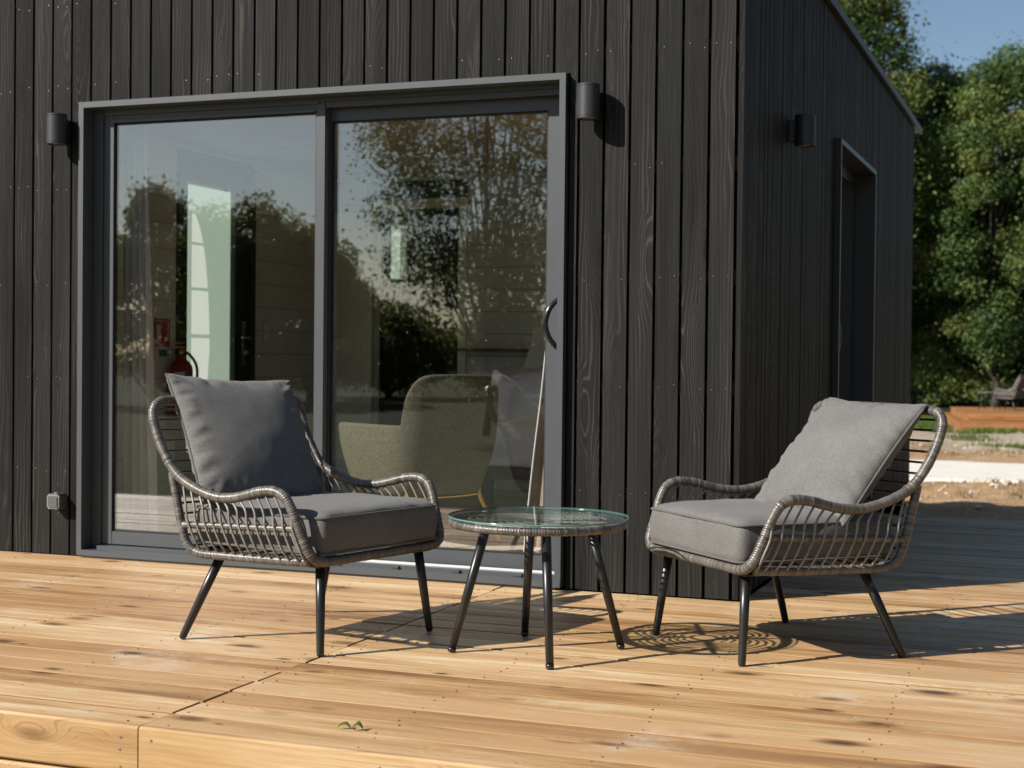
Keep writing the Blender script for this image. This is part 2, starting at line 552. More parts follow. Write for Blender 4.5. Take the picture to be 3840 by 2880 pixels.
def resample(pts, step, closed=False):
    q = pts + [pts[0]] if closed else pts
    L = [0.0]
    for a, b in zip(q, q[1:]):
        L.append(L[-1] + (b - a).length)
    n = max(2, int(round(L[-1] / step)))
    out = []
    j = 0
    for i in range(n if closed else n + 1):
        s = L[-1] * i / n
        while j < len(L) - 2 and L[j + 1] < s:
            j += 1
        d = L[j + 1] - L[j]
        t = 0 if d < 1e-9 else (s - L[j]) / d
        out.append(q[j].lerp(q[j + 1], t))
    return out


def wrapped_tube(name, ctrl, r, closed=False, pitch=0.0078, sides=12, seed=0, parent=None, smooth=True, m='rattan', flat=False):
    rnd = random.Random(seed)
    path = smooth_path(ctrl, closed) if smooth else [Vector(c) for c in ctrl]
    pts = resample(path, pitch / 3, closed)
    rad, tint = [], []
    cur = 0.5
    off = 0.0
    for i in range(len(pts)):
        if i % 3 == 0:
            cur = min(1, max(0, rnd.gauss(0.5, 0.23)))
            off = rnd.uniform(-0.0006, 0.0007)
        rad.append(r + off + (-0.0013, 0.0004, 0.0004)[i % 3])
        tint.append(cur * (0.45 if i % 3 == 0 else 1.0))
    v, f = tube_vf(pts, rad, sides, closed)
    me = mesh(name, v, f, True)
    at = me.attributes.new('wrap', 'FLOAT', 'POINT')
    at.data.foreach_set('value', [t for t in tint for _ in range(sides)])
    return obj(name, me, m, parent)


def rod(name, ctrl, r, m, parent=None, sides=6, sub=5):
    pts = smooth_path(ctrl, False, sub)
    v, f = tube_vf(pts, r, sides)
    return obj(name, mesh(name, v, f, True), m, parent)


_pm = {}
def plank_mesh(length, width, thick, bev=0.004):
    """box with chamfered long edges, long axis X, top at z=0"""
    key = (round(length, 4), round(width, 4), round(thick, 4), bev)
    if key in _pm:
        return _pm[key]
    h, w = length / 2, width / 2
    sec = [(-w + bev, 0), (w - bev, 0), (w, -bev), (w, -thick + bev), (w - bev, -thick), (-w + bev, -thick), (-w, -thick + bev), (-w, -bev)]
    v = [(x, y, z) for x in (-h, h) for y, z in sec]
    n = len(sec)
    f = [(i, i + n, (i + 1) % n + n, (i + 1) % n) for i in range(n)]
    f += [tuple(range(n)), tuple(range(2 * n - 1, n - 1, -1))]
    me = mesh('plank', v, f)
    _pm[key] = me
    return me


def board_xz(name, poly, y0, y1, m, parent, bev=0.0):
    """vertical board: polygon in the local XZ plane extruded along Y; origin at polygon centre"""
    cx = sum(p[0] for p in poly) / len(poly)
    cz = sum(p[1] for p in poly) / len(poly)
    n = len(poly)
    v = [(x - cx, y, z - cz) for y in (0, y1 - y0) for x, z in poly]
    f = [tuple(range(n)), tuple(range(2 * n - 1, n - 1, -1))] + [(i, i + n, (i + 1) % n + n, (i + 1) % n) for i in range(n)]
    return obj(name, mesh(name, v, f), m, parent, (cx, y0, cz))


# ------------------------------------------------------------------ ground
def gz(y):
    return -0.55


def ux(u, y):
    """x on the sight line through photo column u at depth y"""
    a = (u - 1920) / 5600.13
    return CAM.x + (y - CAM.y) * (-0.3556 + 0.9346 * a) / (0.9346 + 0.3556 * a)


def axis(lo, hi, dlo, dhi, fine, coarse):
    a = []
    x = lo
    while x < dlo:
        a.append(x)
        x += max(fine, min(coarse, (dlo - x) * 0.35))
    x = dlo
    while x < dhi:
        a.append(x)
        x += fine
    step = fine
    x = dhi
    while x < hi:
        a.append(x)
        step = min(coarse, step * 1.5)
        x += step
    a.append(hi)
    return a


gx = axis(-260, 260, -4.0, 5.0, 0.09, 30)
gy = axis(-260, 260, 3.6, 24.0, 0.09, 30)
gv = []
for y in gy:
    for x in gx:
        z = gz(y)
        if -9 < x < 10 and 3 < y < 34:
            w = min(1, (y - 3) / 1.5) * min(1, (34 - y) / 6) * min(1, (x + 9) / 3) * min(1, (10 - x) / 3)
            n1 = mnoise.fractal(Vector((x * 0.55, y * 0.55, 3.1)), 1.0, 2.0, 4)
            n2 = mnoise.fractal(Vector((x * 3.3, y * 3.3, 7.7)), 0.9, 2.1, 4)
            strip = math.exp(-((y - 16.6) / 2.7) ** 6)
            z += w * (1 - strip) * (0.10 * n1 + 0.035 * n2)
            z += w * 0.10 * math.exp(-((y - 11.2) / 1.5) ** 2) * (0.7 + 0.5 * mnoise.noise(Vector((x * 0.9, 5.5, 0))))
            z += w * 0.10 * math.exp(-((y - 20.3) / 0.9) ** 2) * (0.8 + 0.7 * mnoise.noise(Vector((x * 1.4, 9.5, 0))))
            z -= w * strip * 0.06
        gv.append((x, y, z))
nx = len(gx)
gf = [(j * nx + i, j * nx + i + 1, (j + 1) * nx + i + 1, (j + 1) * nx + i) for j in range(len(gy) - 1) for i in range(nx - 1)]
tag(obj('ground', mesh('ground', gv, gf, True), 'ground'), kind='structure')

# pale concrete strip crossing behind the cabin
rnd = random.Random(5)
xs = [-14 + 0.25 * i for i in range(150)]
pv = []
for x in xs:
    y0 = 14.4 + 0.10 * mnoise.noise(Vector((x * 1.3, 1, 0))) + 0.06 * mnoise.noise(Vector((x * 5, 2, 0)))
    y1 = 18.9 + 0.10 * mnoise.noise(Vector((x * 1.1, 8, 0))) + 0.05 * mnoise.noise(Vector((x * 5, 9, 0)))
    zt = -0.55
    pv += [(x, y0 - 0.05, zt - 0.16), (x, y0, zt), (x, y1, zt - 0.04), (x, y1 + 0.05, zt - 0.2)]
pf = [(4 * i + k, 4 * i + 4 + k, 4 * i + 5 + k, 4 * i + 1 + k) for i in range(len(xs) - 1) for k in range(3)]
tag(obj('path', mesh('path', pv, pf), 'concrete'), kind='structure')

# ------------------------------------------------------------------ terrace deck
deck = MB()
for jx in [-5.0 + 0.6 * i for i in range(16)]:
    if jx < 0.2 - 0.6:
        deck.box(jx, jx + 0.045, -2.56, 0.04, -0.20, -0.031)
    else:
        deck.box(jx, jx + 0.045, -2.56, 3.78, -0.20, -0.031)
deck = deck.obj('deck', 'batten')
tag(deck, kind='structure')
rnd = random.Random(11)
PIT = 0.1465
PW = PIT - 0.0085
JX = -1.0


def plank(x0, x1, y, parent=deck, m='deck'):
    jit = rnd.uniform(-0.003, 0.003)
    l = x1 - x0
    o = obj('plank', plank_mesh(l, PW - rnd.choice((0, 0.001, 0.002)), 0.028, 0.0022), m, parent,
            ((x0 + x1) / 2 + jit, y + rnd.uniform(-0.0012, 0.0012), rnd.uniform(-0.0016, 0.0012)))
    o.rotation_euler = (rnd.uniform(-0.006, 0.006), 0, rnd.uniform(-0.0005, 0.0005))
    return o


screws, holes = MB(), MB()


def screw(mb, p, r, ax='z', n=8):
    x, y, z = p
    d = {'z': (0, 0, 0.0012), 'y': (0, -0.0012, 0), 'x': (0.0012, 0, 0)}[ax]
    mb.cyl(p, (x + d[0], y + d[1], z + d[2]), r, r * 0.8, n, False)


row = 0
y = -PIT / 2 + 0.012
while y > -2.60:
    g = 0.0035
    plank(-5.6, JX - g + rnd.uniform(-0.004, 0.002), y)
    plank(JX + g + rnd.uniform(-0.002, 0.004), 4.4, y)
    for jx in (-3.4, -2.8, -2.2, -1.6, -1.05, -0.95, -0.4, 0.2, 0.8, 1.4):
        for s in (-1, 1):
            screw(holes, (jx + rnd.uniform(-0.02, 0.02), y + s * 0.045 + rnd.uniform(-0.008, 0.008), 0.0004), 0.0034)
    y -= PIT
y = PIT / 2 + 0.012
while y < 3.75:
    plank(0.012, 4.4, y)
    for jx in (0.2, 0.8, 1.4, 2.0):
        for s in (-1, 1):
            screw(holes, (jx + rnd.uniform(-0.02, 0.02), y + s * 0.045, 0.0004), 0.0034)
    y += PIT
# fascia boards along the front edge
for z0, xs_ in ((0.003, (-5.6, -0.992, 4.4)), (-0.132, (-5.6, 0.55, 4.4)), (-0.267, (-5.6, -1.9, 4.4)), (-0.402, (-5.6, 1.2, 4.4))):
    for a, b in zip(xs_, xs_[1:]):
        o = obj('fascia_plank', plank_mesh(b - a - 0.004, 0.128, 0.03, 0.006), 'fascia', deck, ((a + b) / 2, -2.648, z0 - 0.064), (R(90), 0, 0))
for px, pz in ((-1.045, -0.030), (-1.048, -0.062), (-1.045, -0.107), (-0.952, -0.030), (-0.955, -0.107), (-1.75, -0.03), (-1.75, -0.1), (-2.4, -0.03), (-0.3, -0.03), (-0.3, -0.1)):
    screw(screws, (px, -2.6482, pz), 0.0042, 'y')
tag(holes.obj('screw_heads', 'screwhole', deck), kind='stuff')
tag(screws.obj('fascia_screws', 'steel', deck), kind='stuff')

# ------------------------------------------------------------------ cabin
cabin = empty('cabin', (-2.05, 3.2, 0))
tag(cabin, 'black timber cabin clad in vertical boards, with a wide glass sliding door', 'cabin')
inv = Vector((2.05, -3.2, 0))
XL, XR = -4.15, -0.02            # outside faces behind cladding
FXL, FXR, FZT = -3.163, -0.739, 2.150


def cpart(mb_or_obj, name=None, m=None, parent=None):
    o = mb_or_obj.obj(name, m, parent or cabin)
    if parent is None:
        o.location = inv
    return o


# front wall core
fwall = cpart(MB().box(XL, FXL - 0.001, 0.046, 0.20, -0.30, 2.84).box(FXR + 0.001, -0.024, 0.046, 0.20, -0.30, 2.84)
              .box(FXL - 0.001, FXR + 0.001, 0.046, 0.20, FZT + 0.001, 2.84).box(FXL - 0.001, FXR + 0.001, 0.046, 0.20, -0.30, 0.004), 'front_wall', 'membrane')
ROWS = (0.412, 0.854, 1.300, 1.757, 2.232, 2.62)
for z in ROWS:
    for a, b in ((XL, FXL - 0.004), (FXR + 0.004, -0.03)) if z < 2.2 else ((XL, -0.03),):
        MB().box(a, b, 0.0215, 0.0455, z - 0.03, z + 0.03).obj('batten', 'batten', fwall)
GP = 0.1103
wsc, wsh = MB(), MB()
rnd = random.Random(23)
for k in range(38):
    x1 = -0.030 - GP * k - 0.0062
    x0 = -0.030 - GP * (k + 1) + 0.0062
    yy = rnd.uniform(-0.0012, 0.0012)
    zt = 2.80
    zb = 0.006
    if x0 >= FXL - 0.001 and x1 <= FXR + 0.001:
        poly = [(x0, FZT + 0.003), (x1, FZT + 0.003), (x1, zt), (x0, zt)]
    elif x0 < FXL < x1:
        poly = [(x0, zb), (FXL - 0.002, zb), (FXL - 0.002, FZT + 0.003), (x1, FZT + 0.003), (x1, zt), (x0, zt)]
    elif x0 < FXR < x1:
        poly = [(FXR + 0.010, zb), (x1, zb), (x1, zt), (x0, zt), (x0, FZT + 0.003), (FXR + 0.010, FZT + 0.003)]
    else:
        poly = [(x0, zb), (x1, zb), (x1, zt), (x0, zt)]
    bo = board_xz('board', poly, yy, 0.021, 'clad', fwall)
    for z in ROWS:
        if z < FZT and x0 > FXL - 0.08 and x1 < FXR + 0.08:
            continue
        for fx in (0.22, 0.80):
            sx = x0 + (x1 - x0) * (fx + rnd.uniform(-0.05, 0.05))
            sz = z + rnd.uniform(-0.012, 0.012)
            lit = rnd.random() < 0.45
            screw(wsc if lit else wsh, (sx, yy - 0.0003, sz), 0.0022 if lit else 0.003, 'y', 6)
tag(cpart(wsc, 'bright_screws', 'steel', fwall), kind='stuff')
tag(cpart(wsh, 'screw_holes', 'screwhole', fwall), kind='stuff')
for o in fwall.children:
    pass

# side wall (right), opening for the side door
SY0, SY1, SZT = 2.352, 3.850, 2.185
swall = cpart(MB().box(-0.20, -0.046, 0.20, SY0, -0.30, 2.84).box(-0.20, -0.046, SY1, 6.40, -0.30, 2.84)
              .box(-0.20, -0.046, SY0, SY1, SZT + 0.002, 2.84).box(-0.20, -0.046, SY0, SY1, -0.30, 0.004), 'side_wall', 'membrane')
for z in ROWS:
    MB().box(-0.0455, -0.0215, 0.022, SY0 - 0.004, z - 0.03, z + 0.03).obj('batten', 'batten', swall)
    MB().box(-0.0455, -0.0215, SY1 + 0.004, 6.38, z - 0.03, z + 0.03).obj('batten', 'batten', swall)


def board_yz(poly, x0, x1, parent):
    cyy = sum(p[0] for p in poly) / len(poly)
    cz = sum(p[1] for p in poly) / len(poly)
    n = len(poly)
    v = [(x, a - cyy, b - cz) for x in (0, x1 - x0) for a, b in poly]
    f = [tuple(range(n - 1, -1, -1)), tuple(range(n, 2 * n))] + [(i, (i + 1) % n, (i + 1) % n + n, i + n) for i in range(n)]
    return obj('board', mesh('board', v, f), 'clad', parent, (x0, cyy, cz))


y0 = -0.0005
k = 0
while y0 < 6.41:
    wd = rnd.choice((0.099, 0.099, 0.099, 0.099, 0.060, 0.125))
    y1 = min(6.42, y0 + wd)
    zt, zb = 2.83, 0.006
    xx = rnd.uniform(-0.0008, 0.0015)
    if y0 >= SY0 - 0.001 and y1 <= SY1 + 0.001:
        poly = [(y0, SZT + 0.003), (y1, SZT + 0.003), (y1, zt), (y0, zt)]
    elif y0 < SY0 < y1:
        poly = [(y0, zb), (SY0 - 0.003, zb), (SY0 - 0.003, SZT + 0.003), (y1, SZT + 0.003), (y1, zt), (y0, zt)]
    elif y0 < SY1 < y1:
        poly = [(SY1 + 0.003, zb), (y1, zb), (y1, zt), (y0, zt), (y0, SZT + 0.003), (SY1 + 0.003, SZT + 0.003)]
    else:
        poly = [(y0, zb), (y1, zb), (y1, zt), (y0, zt)]
    board_yz(poly, -0.0215, xx, swall)
    y0 = y1 + rnd.choice((0.011, 0.011, 0.007))
    k += 1

# left wall with an entrance door and a small window
EY0, EY1, EZT = 1.998, 2.945, 2.215
WY0, WY1, WZ0, WZ1 = 5.06, 5.42, 1.57, 2.12
lw = MB()
lw.box(XL, -3.98, 0.20, EY0, -0.3, 2.84).box(XL, -3.98, EY0, EY1, EZT, 2.84).box(XL, -3.98, EY0, EY1, -0.3, 0.02)
lw.box(XL, -3.98, EY1, WY0, -0.3, 2.84).box(XL, -3.98, WY1, 6.40, -0.3, 2.84)
lw.box(XL, -3.98, WY0, WY1, -0.3, WZ0).box(XL, -3.98, WY0, WY1, WZ1, 2.84)
lwall = cpart(lw, 'left_wall', 'darkroom')
cpart(MB().box(-3.98, -0.20, 6.24, 6.40, -0.3, 2.84), 'rear_wall', 'darkroom')
# partition between the bedroom and the bathroom
OX0, OX1, OZ = -3.545, -2.914, 2.045
pw = MB().box(-3.98, OX0, 4.012, 4.09, 0.03, 2.28).box(OX1, -0.20, 4.012, 4.09, 0.03, 2.28).box(OX0, OX1, 4.012, 4.09, OZ, 2.28)
part = cpart(pw, 'partition_wall', 'membrane')
CZ = 2.28
ROWH = 0.1585
for i in range(15):
    z0 = 0.03 + ROWH * i
    z1 = min(CZ, z0 + ROWH - 0.004)
    if z1 - z0 < 0.02:
        break

    def wp(x0, x1):
        board_xz('wall_panel', [(x0, z0), (x1, z0), (x1, z1), (x0, z1)], 4.0, 4.012, 'panel', part)

    def lp(ya, yb):
        o = MB().box(-3.98, -3.968, -(yb - ya) / 2, (yb - ya) / 2, -(z1 - z0) / 2, (z1 - z0) / 2)
        o.obj('wall_panel', 'panel', lwall, (0, (ya + yb) / 2, (z0 + z1) / 2))
    if z0 < OZ + 0.06:
        wp(-3.968, OX0 - 0.118)
        wp(OX1 + 0.063, -0.20)
    else:
        wp(-3.968, -0.20)
    if z0 < EZT - 0.05:
        lp(0.20, EY0)
        lp(EY1, 4.0)
    else:
        lp(0.20, 4.0)
# interior skins
cpart(MB().box(-3.98, -0.20, 0.20, 0.212, FZT + 0.02, CZ).box(-3.98, FXL - 0.01, 0.20, 0.212, 0.03, FZT + 0.02)
      .box(FXR + 0.01, -0.212, 0.20, 0.212, 0.03, FZT + 0.02), 'front_lining', 'panel')
cpart(MB().box(-0.212, -0.2, 0.212, SY0, 0.03, CZ).box(-0.212, -0.2, SY1, 6.24, 0.03, CZ).box(-0.212, -0.2, SY0, SY1, SZT, CZ), 'side_lining', 'panel')
fl = cpart(MB().box(XL, -0.046, 0.20, 6.40, -0.30, 0.0), 'floor_slab', 'membrane')
for i in range(34):
    ya = 0.14 + 0.18 * i
    if ya > 6.1:
        break
    for j, (a, b) in enumerate(((-3.97, -2.1 - 0.7 * (i % 3) * 0.5), (-2.1 - 0.7 * (i % 3) * 0.5, -0.21))):
        obj('floor_plank', plank_mesh(b - a - 0.002, 0.177, 0.018, 0.0015), 'floor', fl, ((a + b) / 2, ya + 0.09, 0.03))
ceil = cpart(MB().box(-3.98, -0.20, 0.20, 6.24, CZ + 0.012, CZ + 0.03), 'ceiling', 'membrane')
for i in range(42):
    ya = 0.205 + 0.145 * i
    if ya > 6.1:
        break
    obj('ceiling_plank', plank_mesh(3.76, 0.141, 0.012, 0.002), 'ceil', ceil, (-2.09, ya + 0.07, CZ + 0.0119))
roof = cpart(MB().box(XL - 0.03, 0.004, -0.03, 6.44, 2.842, 2.875), 'roof', 'roofmetal')
MB().box(0.0045, 0.030, -0.035, 6.76, 2.8365, 2.882).obj('fascia', 'roofmetal', roof)
MB().box(XL - 0.03, 0.004, 6.442, 6.76, 2.845, 2.878).obj('eaves_board', 'roofmetal', roof)

# ---- sliding door
sdoor = MB()
yf0, yf1 = -0.034, 0.045
tw = 0.027


def mitre(mb, xo0, xo1, zo0, zo1, t, ya, yb, sides='lrtb'):
    """picture-frame of four mitred members in the XZ plane"""
    xi0, xi1, zi0, zi1 = xo0 + t, xo1 - t, zo0 + t, zo1 - t
    q = {'l': [(xo0, zo0), (xi0, zi0), (xi0, zi1), (xo0, zo1)], 'r': [(xi1, zi0), (xo1, zo0), (xo1, zo1), (xi1, zi1)],
         't': [(xi0, zi1), (xi1, zi1), (xo1, zo1), (xo0, zo1)], 'b': [(xo0, zo0), (xo1, zo0), (xi1, zi0), (xi0, zi0)]}
    for s in sides:
        p = q[s]
        v = [(x, yv, z) for yv in (ya, yb) for x, z in p]
        mb.add(v, [(0, 1, 2, 3), (7, 6, 5, 4), (0, 4, 5, 1), (1, 5, 6, 2), (2, 6, 7, 3), (3, 7, 4, 0)])


mitre(sdoor, FXL, FXR, 0.012, FZT, tw, yf0, yf1)
IX0, IX1, IZ0, IZ1 = FXL + tw, FXR - tw, 0.012 + tw, FZT - tw
# fixed frame behind the trim
sdoor.box(IX0 + 0.0005, IX0 + 0.052, 0.047, 0.160, 0.040, IZ1)
sdoor.box(IX1 - 0.012, IX1 + 0.015, 0.047, 0.160, 0.040, IZ1)
sdoor.box(IX0 + 0.053, IX1 - 0.013, 0.046, 0.160, IZ1 - 0.020, IZ1 + 0.02)
sdoor.box(IX0 + 0.053, -1.93, 0.046, 0.052, IZ1 - 0.028, IZ1 - 0.0205)
sdoor.box(-1.90, IX1 - 0.013, 0.058, 0.066, IZ1 - 0.045, IZ1 - 0.0205)
# stepped sill
sdoor.box(IX0 + 0.001, IX1 - 0.001, -0.020, 0.160, -0.02, 0.030)
sdoor.box(IX0 + 0.053, IX1 - 0.013, 0.015, 0.160, 0.0305, 0.056)
sdoor = cpart(sdoor, 'sliding_door', 'alu')
cpart(MB().box(-1.90, IX1 - 0.014, 0.046, 0.056, 0.0565, 0.0665), 'threshold_rail', 'rail', sdoor)
for cxp in (-0.944, -1.230, -1.519, -1.807, -2.095, -2.384):
    cpart(MB().box(cxp - 0.019, cxp + 0.019, 0.003, 0.0148, 0.044, 0.053).box(cxp - 0.016, cxp + 0.016, 0.006, 0.0148, 0.037, 0.0438), 'drain_cap', 'alu', sdoor)


def sash(x0, x1, z0, z1, wl, wr, wt, wb, ya, yb, bead=True):
    b = MB()
    b.box(x0, x0 + wl, ya, yb, z0, z1).box(x1 - wr, x1, ya, yb, z0, z1)
    b.box(x0 + wl + 0.0005, x1 - wr - 0.0005, ya + 0.002, yb, z1 - wt, z1).box(x0 + wl + 0.0005, x1 - wr - 0.0005, ya + 0.002, yb, z0, z0 + wb)
    o = cpart(b, 'sash', 'alu', sdoor)
    g = 0.008
    gm = MB()
    mitre(gm, x0 + wl + 0.001, x1 - wr - 0.001, z0 + wb + 0.001, z1 - wt - 0.001, g, ya + 0.012, ya + 0.026)
    cpart(gm, 'gasket', 'aludark', sdoor)
    pm = MB().box(x0 + wl + 0.002, x1 - wr - 0.002, ya + 0.0145, ya + 0.0225, z0 + wb + 0.002, z1 - wt - 0.002)
    p = cpart(pm, 'pane', 'pane', sdoor)
    return o


sash(-3.082, -1.905, 0.062, 2.106, 0.052, 0.044, 0.046, 0.060, 0.056, 0.094)
MB().box(-3.029, -1.950, 0.047, 0.0575, 2.060, 2.0695).obj('glazing_bead', 'alu', sdoor)
sash(-1.952, -0.776, 0.062, 2.085, 0.052, 0.086, 0.062, 0.060, 0.104, 0.145)
# bow handle on the right stile
hz0, hz1, hx = 1.012, 1.217, -0.812
hp = smooth_path([(hx + 0.006, 0.106, hz0), (hx + 0.004, 0.075, hz0 + 0.006), (hx - 0.022, 0.056, hz0 + 0.045), (hx - 0.036, 0.050, 0.5 * (hz0 + hz1)),
                  (hx - 0.022, 0.056, hz1 - 0.045), (hx + 0.004, 0.075, hz1 - 0.006), (hx + 0.006, 0.106, hz1)], False, 8)
hr = [0.0095 + 0.0035 * math.sin(math.pi * i / (len(hp) - 1)) for i in range(len(hp))]
v, f = tube_vf(hp, hr, 14)
obj('handle', mesh('handle', v, f, True), 'handle', sdoor)

sp = MB()
rs_ = random.Random(8)
for q in range(110):
    if q % 2:
        x, yv = rs_.uniform(-3.0, -1.98), 0.0700
    else:
        x, yv = rs_.uniform(-1.88, -0.88), 0.1180
    z = rs_.uniform(0.16, 2.0) if q % 3 else rs_.gauss(1.0, 0.18)
    r_ = rs_.choice((0.0008, 0.001, 0.0016))
    sp.cyl((x, yv, z), (x, yv - 0.0005, z), r_, r_ * 0.7, 6, False)
tag(sp.obj('dust_specks', 'signwhite', sdoor), kind='stuff')
st = MB()
rs_ = random.Random(3)
for q, z in enumerate((0.151, 0.145, 0.139)):
    x = -0.945 + 0.012 * (2 - q)
    while x < -0.872 - 0.014 * q:
        w_ = rs_.uniform(0.002, 0.006)
        st.box(x, x + w_, 0.1172, 0.1178, z, z + 0.0038)
        x += w_ + 0.0018
tag(st.obj('glass_stamp', 'signwhite', sdoor), kind='stuff')

# ---- side door (seen very obliquely)
def yzframe(mb, a0, a1, b0, b1, t, x0, x1):
    mb.box(x0, x1, a0, a0 + t, b0, b1).box(x0, x1, a1 - t, a1, b0, b1)
    mb.box(x0, x1, a0 + t + 0.0004, a1 - t - 0.0004, b1 - t, b1).box(x0, x1, a0 + t + 0.0004, a1 - t - 0.0004, b0, b0 + t)


d2 = MB()
yzframe(d2, SY0, SY1, 0.012, SZT, 0.028, -0.15, 0.034)
d2.box(-0.145, -0.10, SY0 + 0.03, SY0 + 0.075, 0.045, SZT - 0.03).box(-0.145, -0.10, SY1 - 0.075, SY1 - 0.03, 0.045, SZT - 0.03)
d2.box(-0.145, -0.10, SY0 + 0.076, SY1 - 0.076, SZT - 0.09, SZT - 0.03).box(-0.145, -0.10, SY0 + 0.076, SY1 - 0.076, 0.045, 0.12)
d2.box(-0.145, -0.09, 2.98, 3.06, 0.121, SZT - 0.091)
d2 = cpart(d2, 'side_door', 'alushade')
for a, b in ((SY0 + 0.077, 2.979), (3.061, SY1 - 0.077)):
    MB().box(-0.126, -0.118, a, b, 0.122, SZT - 0.092).obj('pane', 'pane', d2)
hp2 = [Vector((-0.11 + (0.106 - p.y) * 0.9, 3.02 + (p.x - hx), p.z)) for p in hp]
v, f = tube_vf(hp2, hr, 10)
obj('handle', mesh('handle', v, f, True), 'handle', d2)

# ---- entrance door in the left wall with a frosted pane
ed = MB()
yzframe(ed, EY0, EY1, 0.03, EZT, 0.06, -4.06, -3.962)
ed.box(-4.04, -3.99, EY0 + 0.061, 2.158, 0.04, EZT - 0.061).box(-4.04, -3.99, 2.724, EY1 - 0.061, 0.04, EZT - 0.061)
ed.box(-4.04, -3.99, 2.1585, 2.7235, 2.06, EZT - 0.061).box(-4.04, -3.99, 2.1585, 2.7235, 0.04, 0.35)
ed = cpart(ed, 'entrance_door', 'aludark')
# pale sail-shaped inlay cut by three bars; the green pane is pieced round it
def arch(z):
    t = (z - 0.80) / 1.07
    return 2.262 + 0.215 * math.sqrt(max(0.0, 1 - max(0, (t - 0.18) / 0.82) ** 2)) * (1 - 0.10 * max(0, 0.18 - t) / 0.18)


SAIL = ((0.80, 1.075), (1.098, 1.378), (1.398, 1.668), (1.686, 1.868))
gp = MB()


def strip(mb, rows, fa, fb):
    a = [(-4.026, fa(z), z) for z in rows] + [(-4.026, fb(z), z) for z in rows]
    m_ = len(rows)
    mb.add(a, [(q, q + 1, q + 1 + m_, q + m_) for q in range(m_ - 1)])


zc = 0.351
for a, b in SAIL:
    strip(gp, [zc, a], lambda z: 2.159, lambda z: 2.723)
    zz = [a + (b - a) * q / 10 for q in range(11)]
    strip(gp, zz, lambda z: 2.159, lambda z: 2.262)
    strip(gp, zz, arch, lambda z: 2.723)
    sl = MB()
    strip(sl, zz, lambda z: 2.262, arch)
    sl.obj('inlay', 'frostlight', ed)
    zc = b
strip(gp, [zc, 2.059], lambda z: 2.159, lambda z: 2.723)
gp.obj('pane', 'frost', ed)
hm = MB()
hm.box(-3.99, -3.983, 2.815, 2.850, 0.90, 1.19).cyl((-3.983, 2.832, 1.085), (-3.94, 2.832, 1.085), 0.010).cyl((-3.945, 2.845, 1.085), (-3.945, 2.745, 1.085), 0.009)
hm.cyl((-3.983, 2.845, 0.985), (-3.962, 2.845, 0.985), 0.016)
hm.obj('handle', 'steel', ed)

# ---- small bathroom window
bw = MB()
yzframe(bw, WY0, WY1, WZ0, WZ1, 0.035, -4.08, -3.975)
bw = cpart(bw, 'bathroom_window', 'white')
MB().box(-4.04, -4.03, WY0 + 0.036, WY1 - 0.036, WZ0 + 0.036, WZ1 - 0.036).obj('pane', 'frostlight', bw)

# ---- bathroom door: casing and open leaf
bd = MB()
bd.box(OX0 - 0.118, OX0, 3.985, 4.0105, 0.03, OZ + 0.07).box(OX1, OX1 + 0.062, 3.985, 4.0105, 0.03, OZ + 0.07)
bd.box(OX0 + 0.0004, OX1 - 0.0004, 3.985, 4.0105, OZ, OZ + 0.07)
bd = cpart(bd, 'bathroom_door', 'casing')
lf = MB().box(-3.955, -3.560, 3.902, 3.942, 0.04, 2.02).obj('leaf', 'casing', bd)
hm = MB().cyl((-3.915, 3.902, 1.10), (-3.915, 3.858, 1.10), 0.010).cyl((-3.922, 3.862, 1.10), (-3.80, 3.862, 1.112), 0.0095)
hm.cyl((-3.915, 3.902, 1.10), (-3.915, 3.896, 1.10), 0.026).cyl((-3.915, 3.902, 0.99), (-3.915, 3.894, 0.99), 0.025)
hm.obj('handle', 'steel', bd)

# ------------------------------------------------------------------ wall lamps
def lamp_mesh():
    root = empty('wall_lamp')
    b = MB()
    prof = [(0.0, 0.0715), (0.044, 0.0715), (0.0472, 0.069), (0.0472, 0.0625), (0.0458, 0.0615), (0.0458, 0.060), (0.0472, 0.059), (0.0472, -0.0605),
            (0.0458, -0.0615), (0.0458, -0.063), (0.0476, -0.064), (0.0476, -0.0705), (0.041, -0.0715), (0.040, -0.062), (0.0, -0.062)]
    n = 40
    v = [(r * math.cos(2 * math.pi * k / n), r * math.sin(2 * math.pi * k / n), z) for r, z in prof for k in range(n)]
    f = [(i * n + k, i * n + (k + 1) % n, (i + 1) * n + (k + 1) % n, (i + 1) * n + k) for i in range(len(prof) - 1) for k in range(n)]
    b.add(v, f, True)
    me = b.mesh('housing')
    me.set_sharp_from_angle(angle=R(35))
    obj('housing', me, 'lamp', root)
    MB().box(-0.022, 0.022, 0.040, 0.0685, -0.05, 0.05).obj('bracket', 'lamp', root)
    MB().cyl((0, 0, -0.066), (0, 0, -0.0635), 0.039, 0.039, 28).obj('lens', 'lampglass', root)
    return root


lamp = lamp_mesh()
lamp.location = (-0.628, -0.0705, 2.018)
tag(lamp, 'black cylinder wall lamp just right of the sliding door', 'wall lamp', 'cylinder wall lamps on the cabin')
l2 = copy_tree(lamp)
l2.location = (-3.258, -0.0705, 2.022)
tag(l2, 'black cylinder wall lamp left of the sliding door', 'wall lamp')
l3 = copy_tree(lamp)
l3.location = (0.0720, 0.985, 2.022)
l3.rotation_euler = (0, 0, R(90))
tag(l3, 'black cylinder wall lamp on the shaded side wall', 'wall lamp')

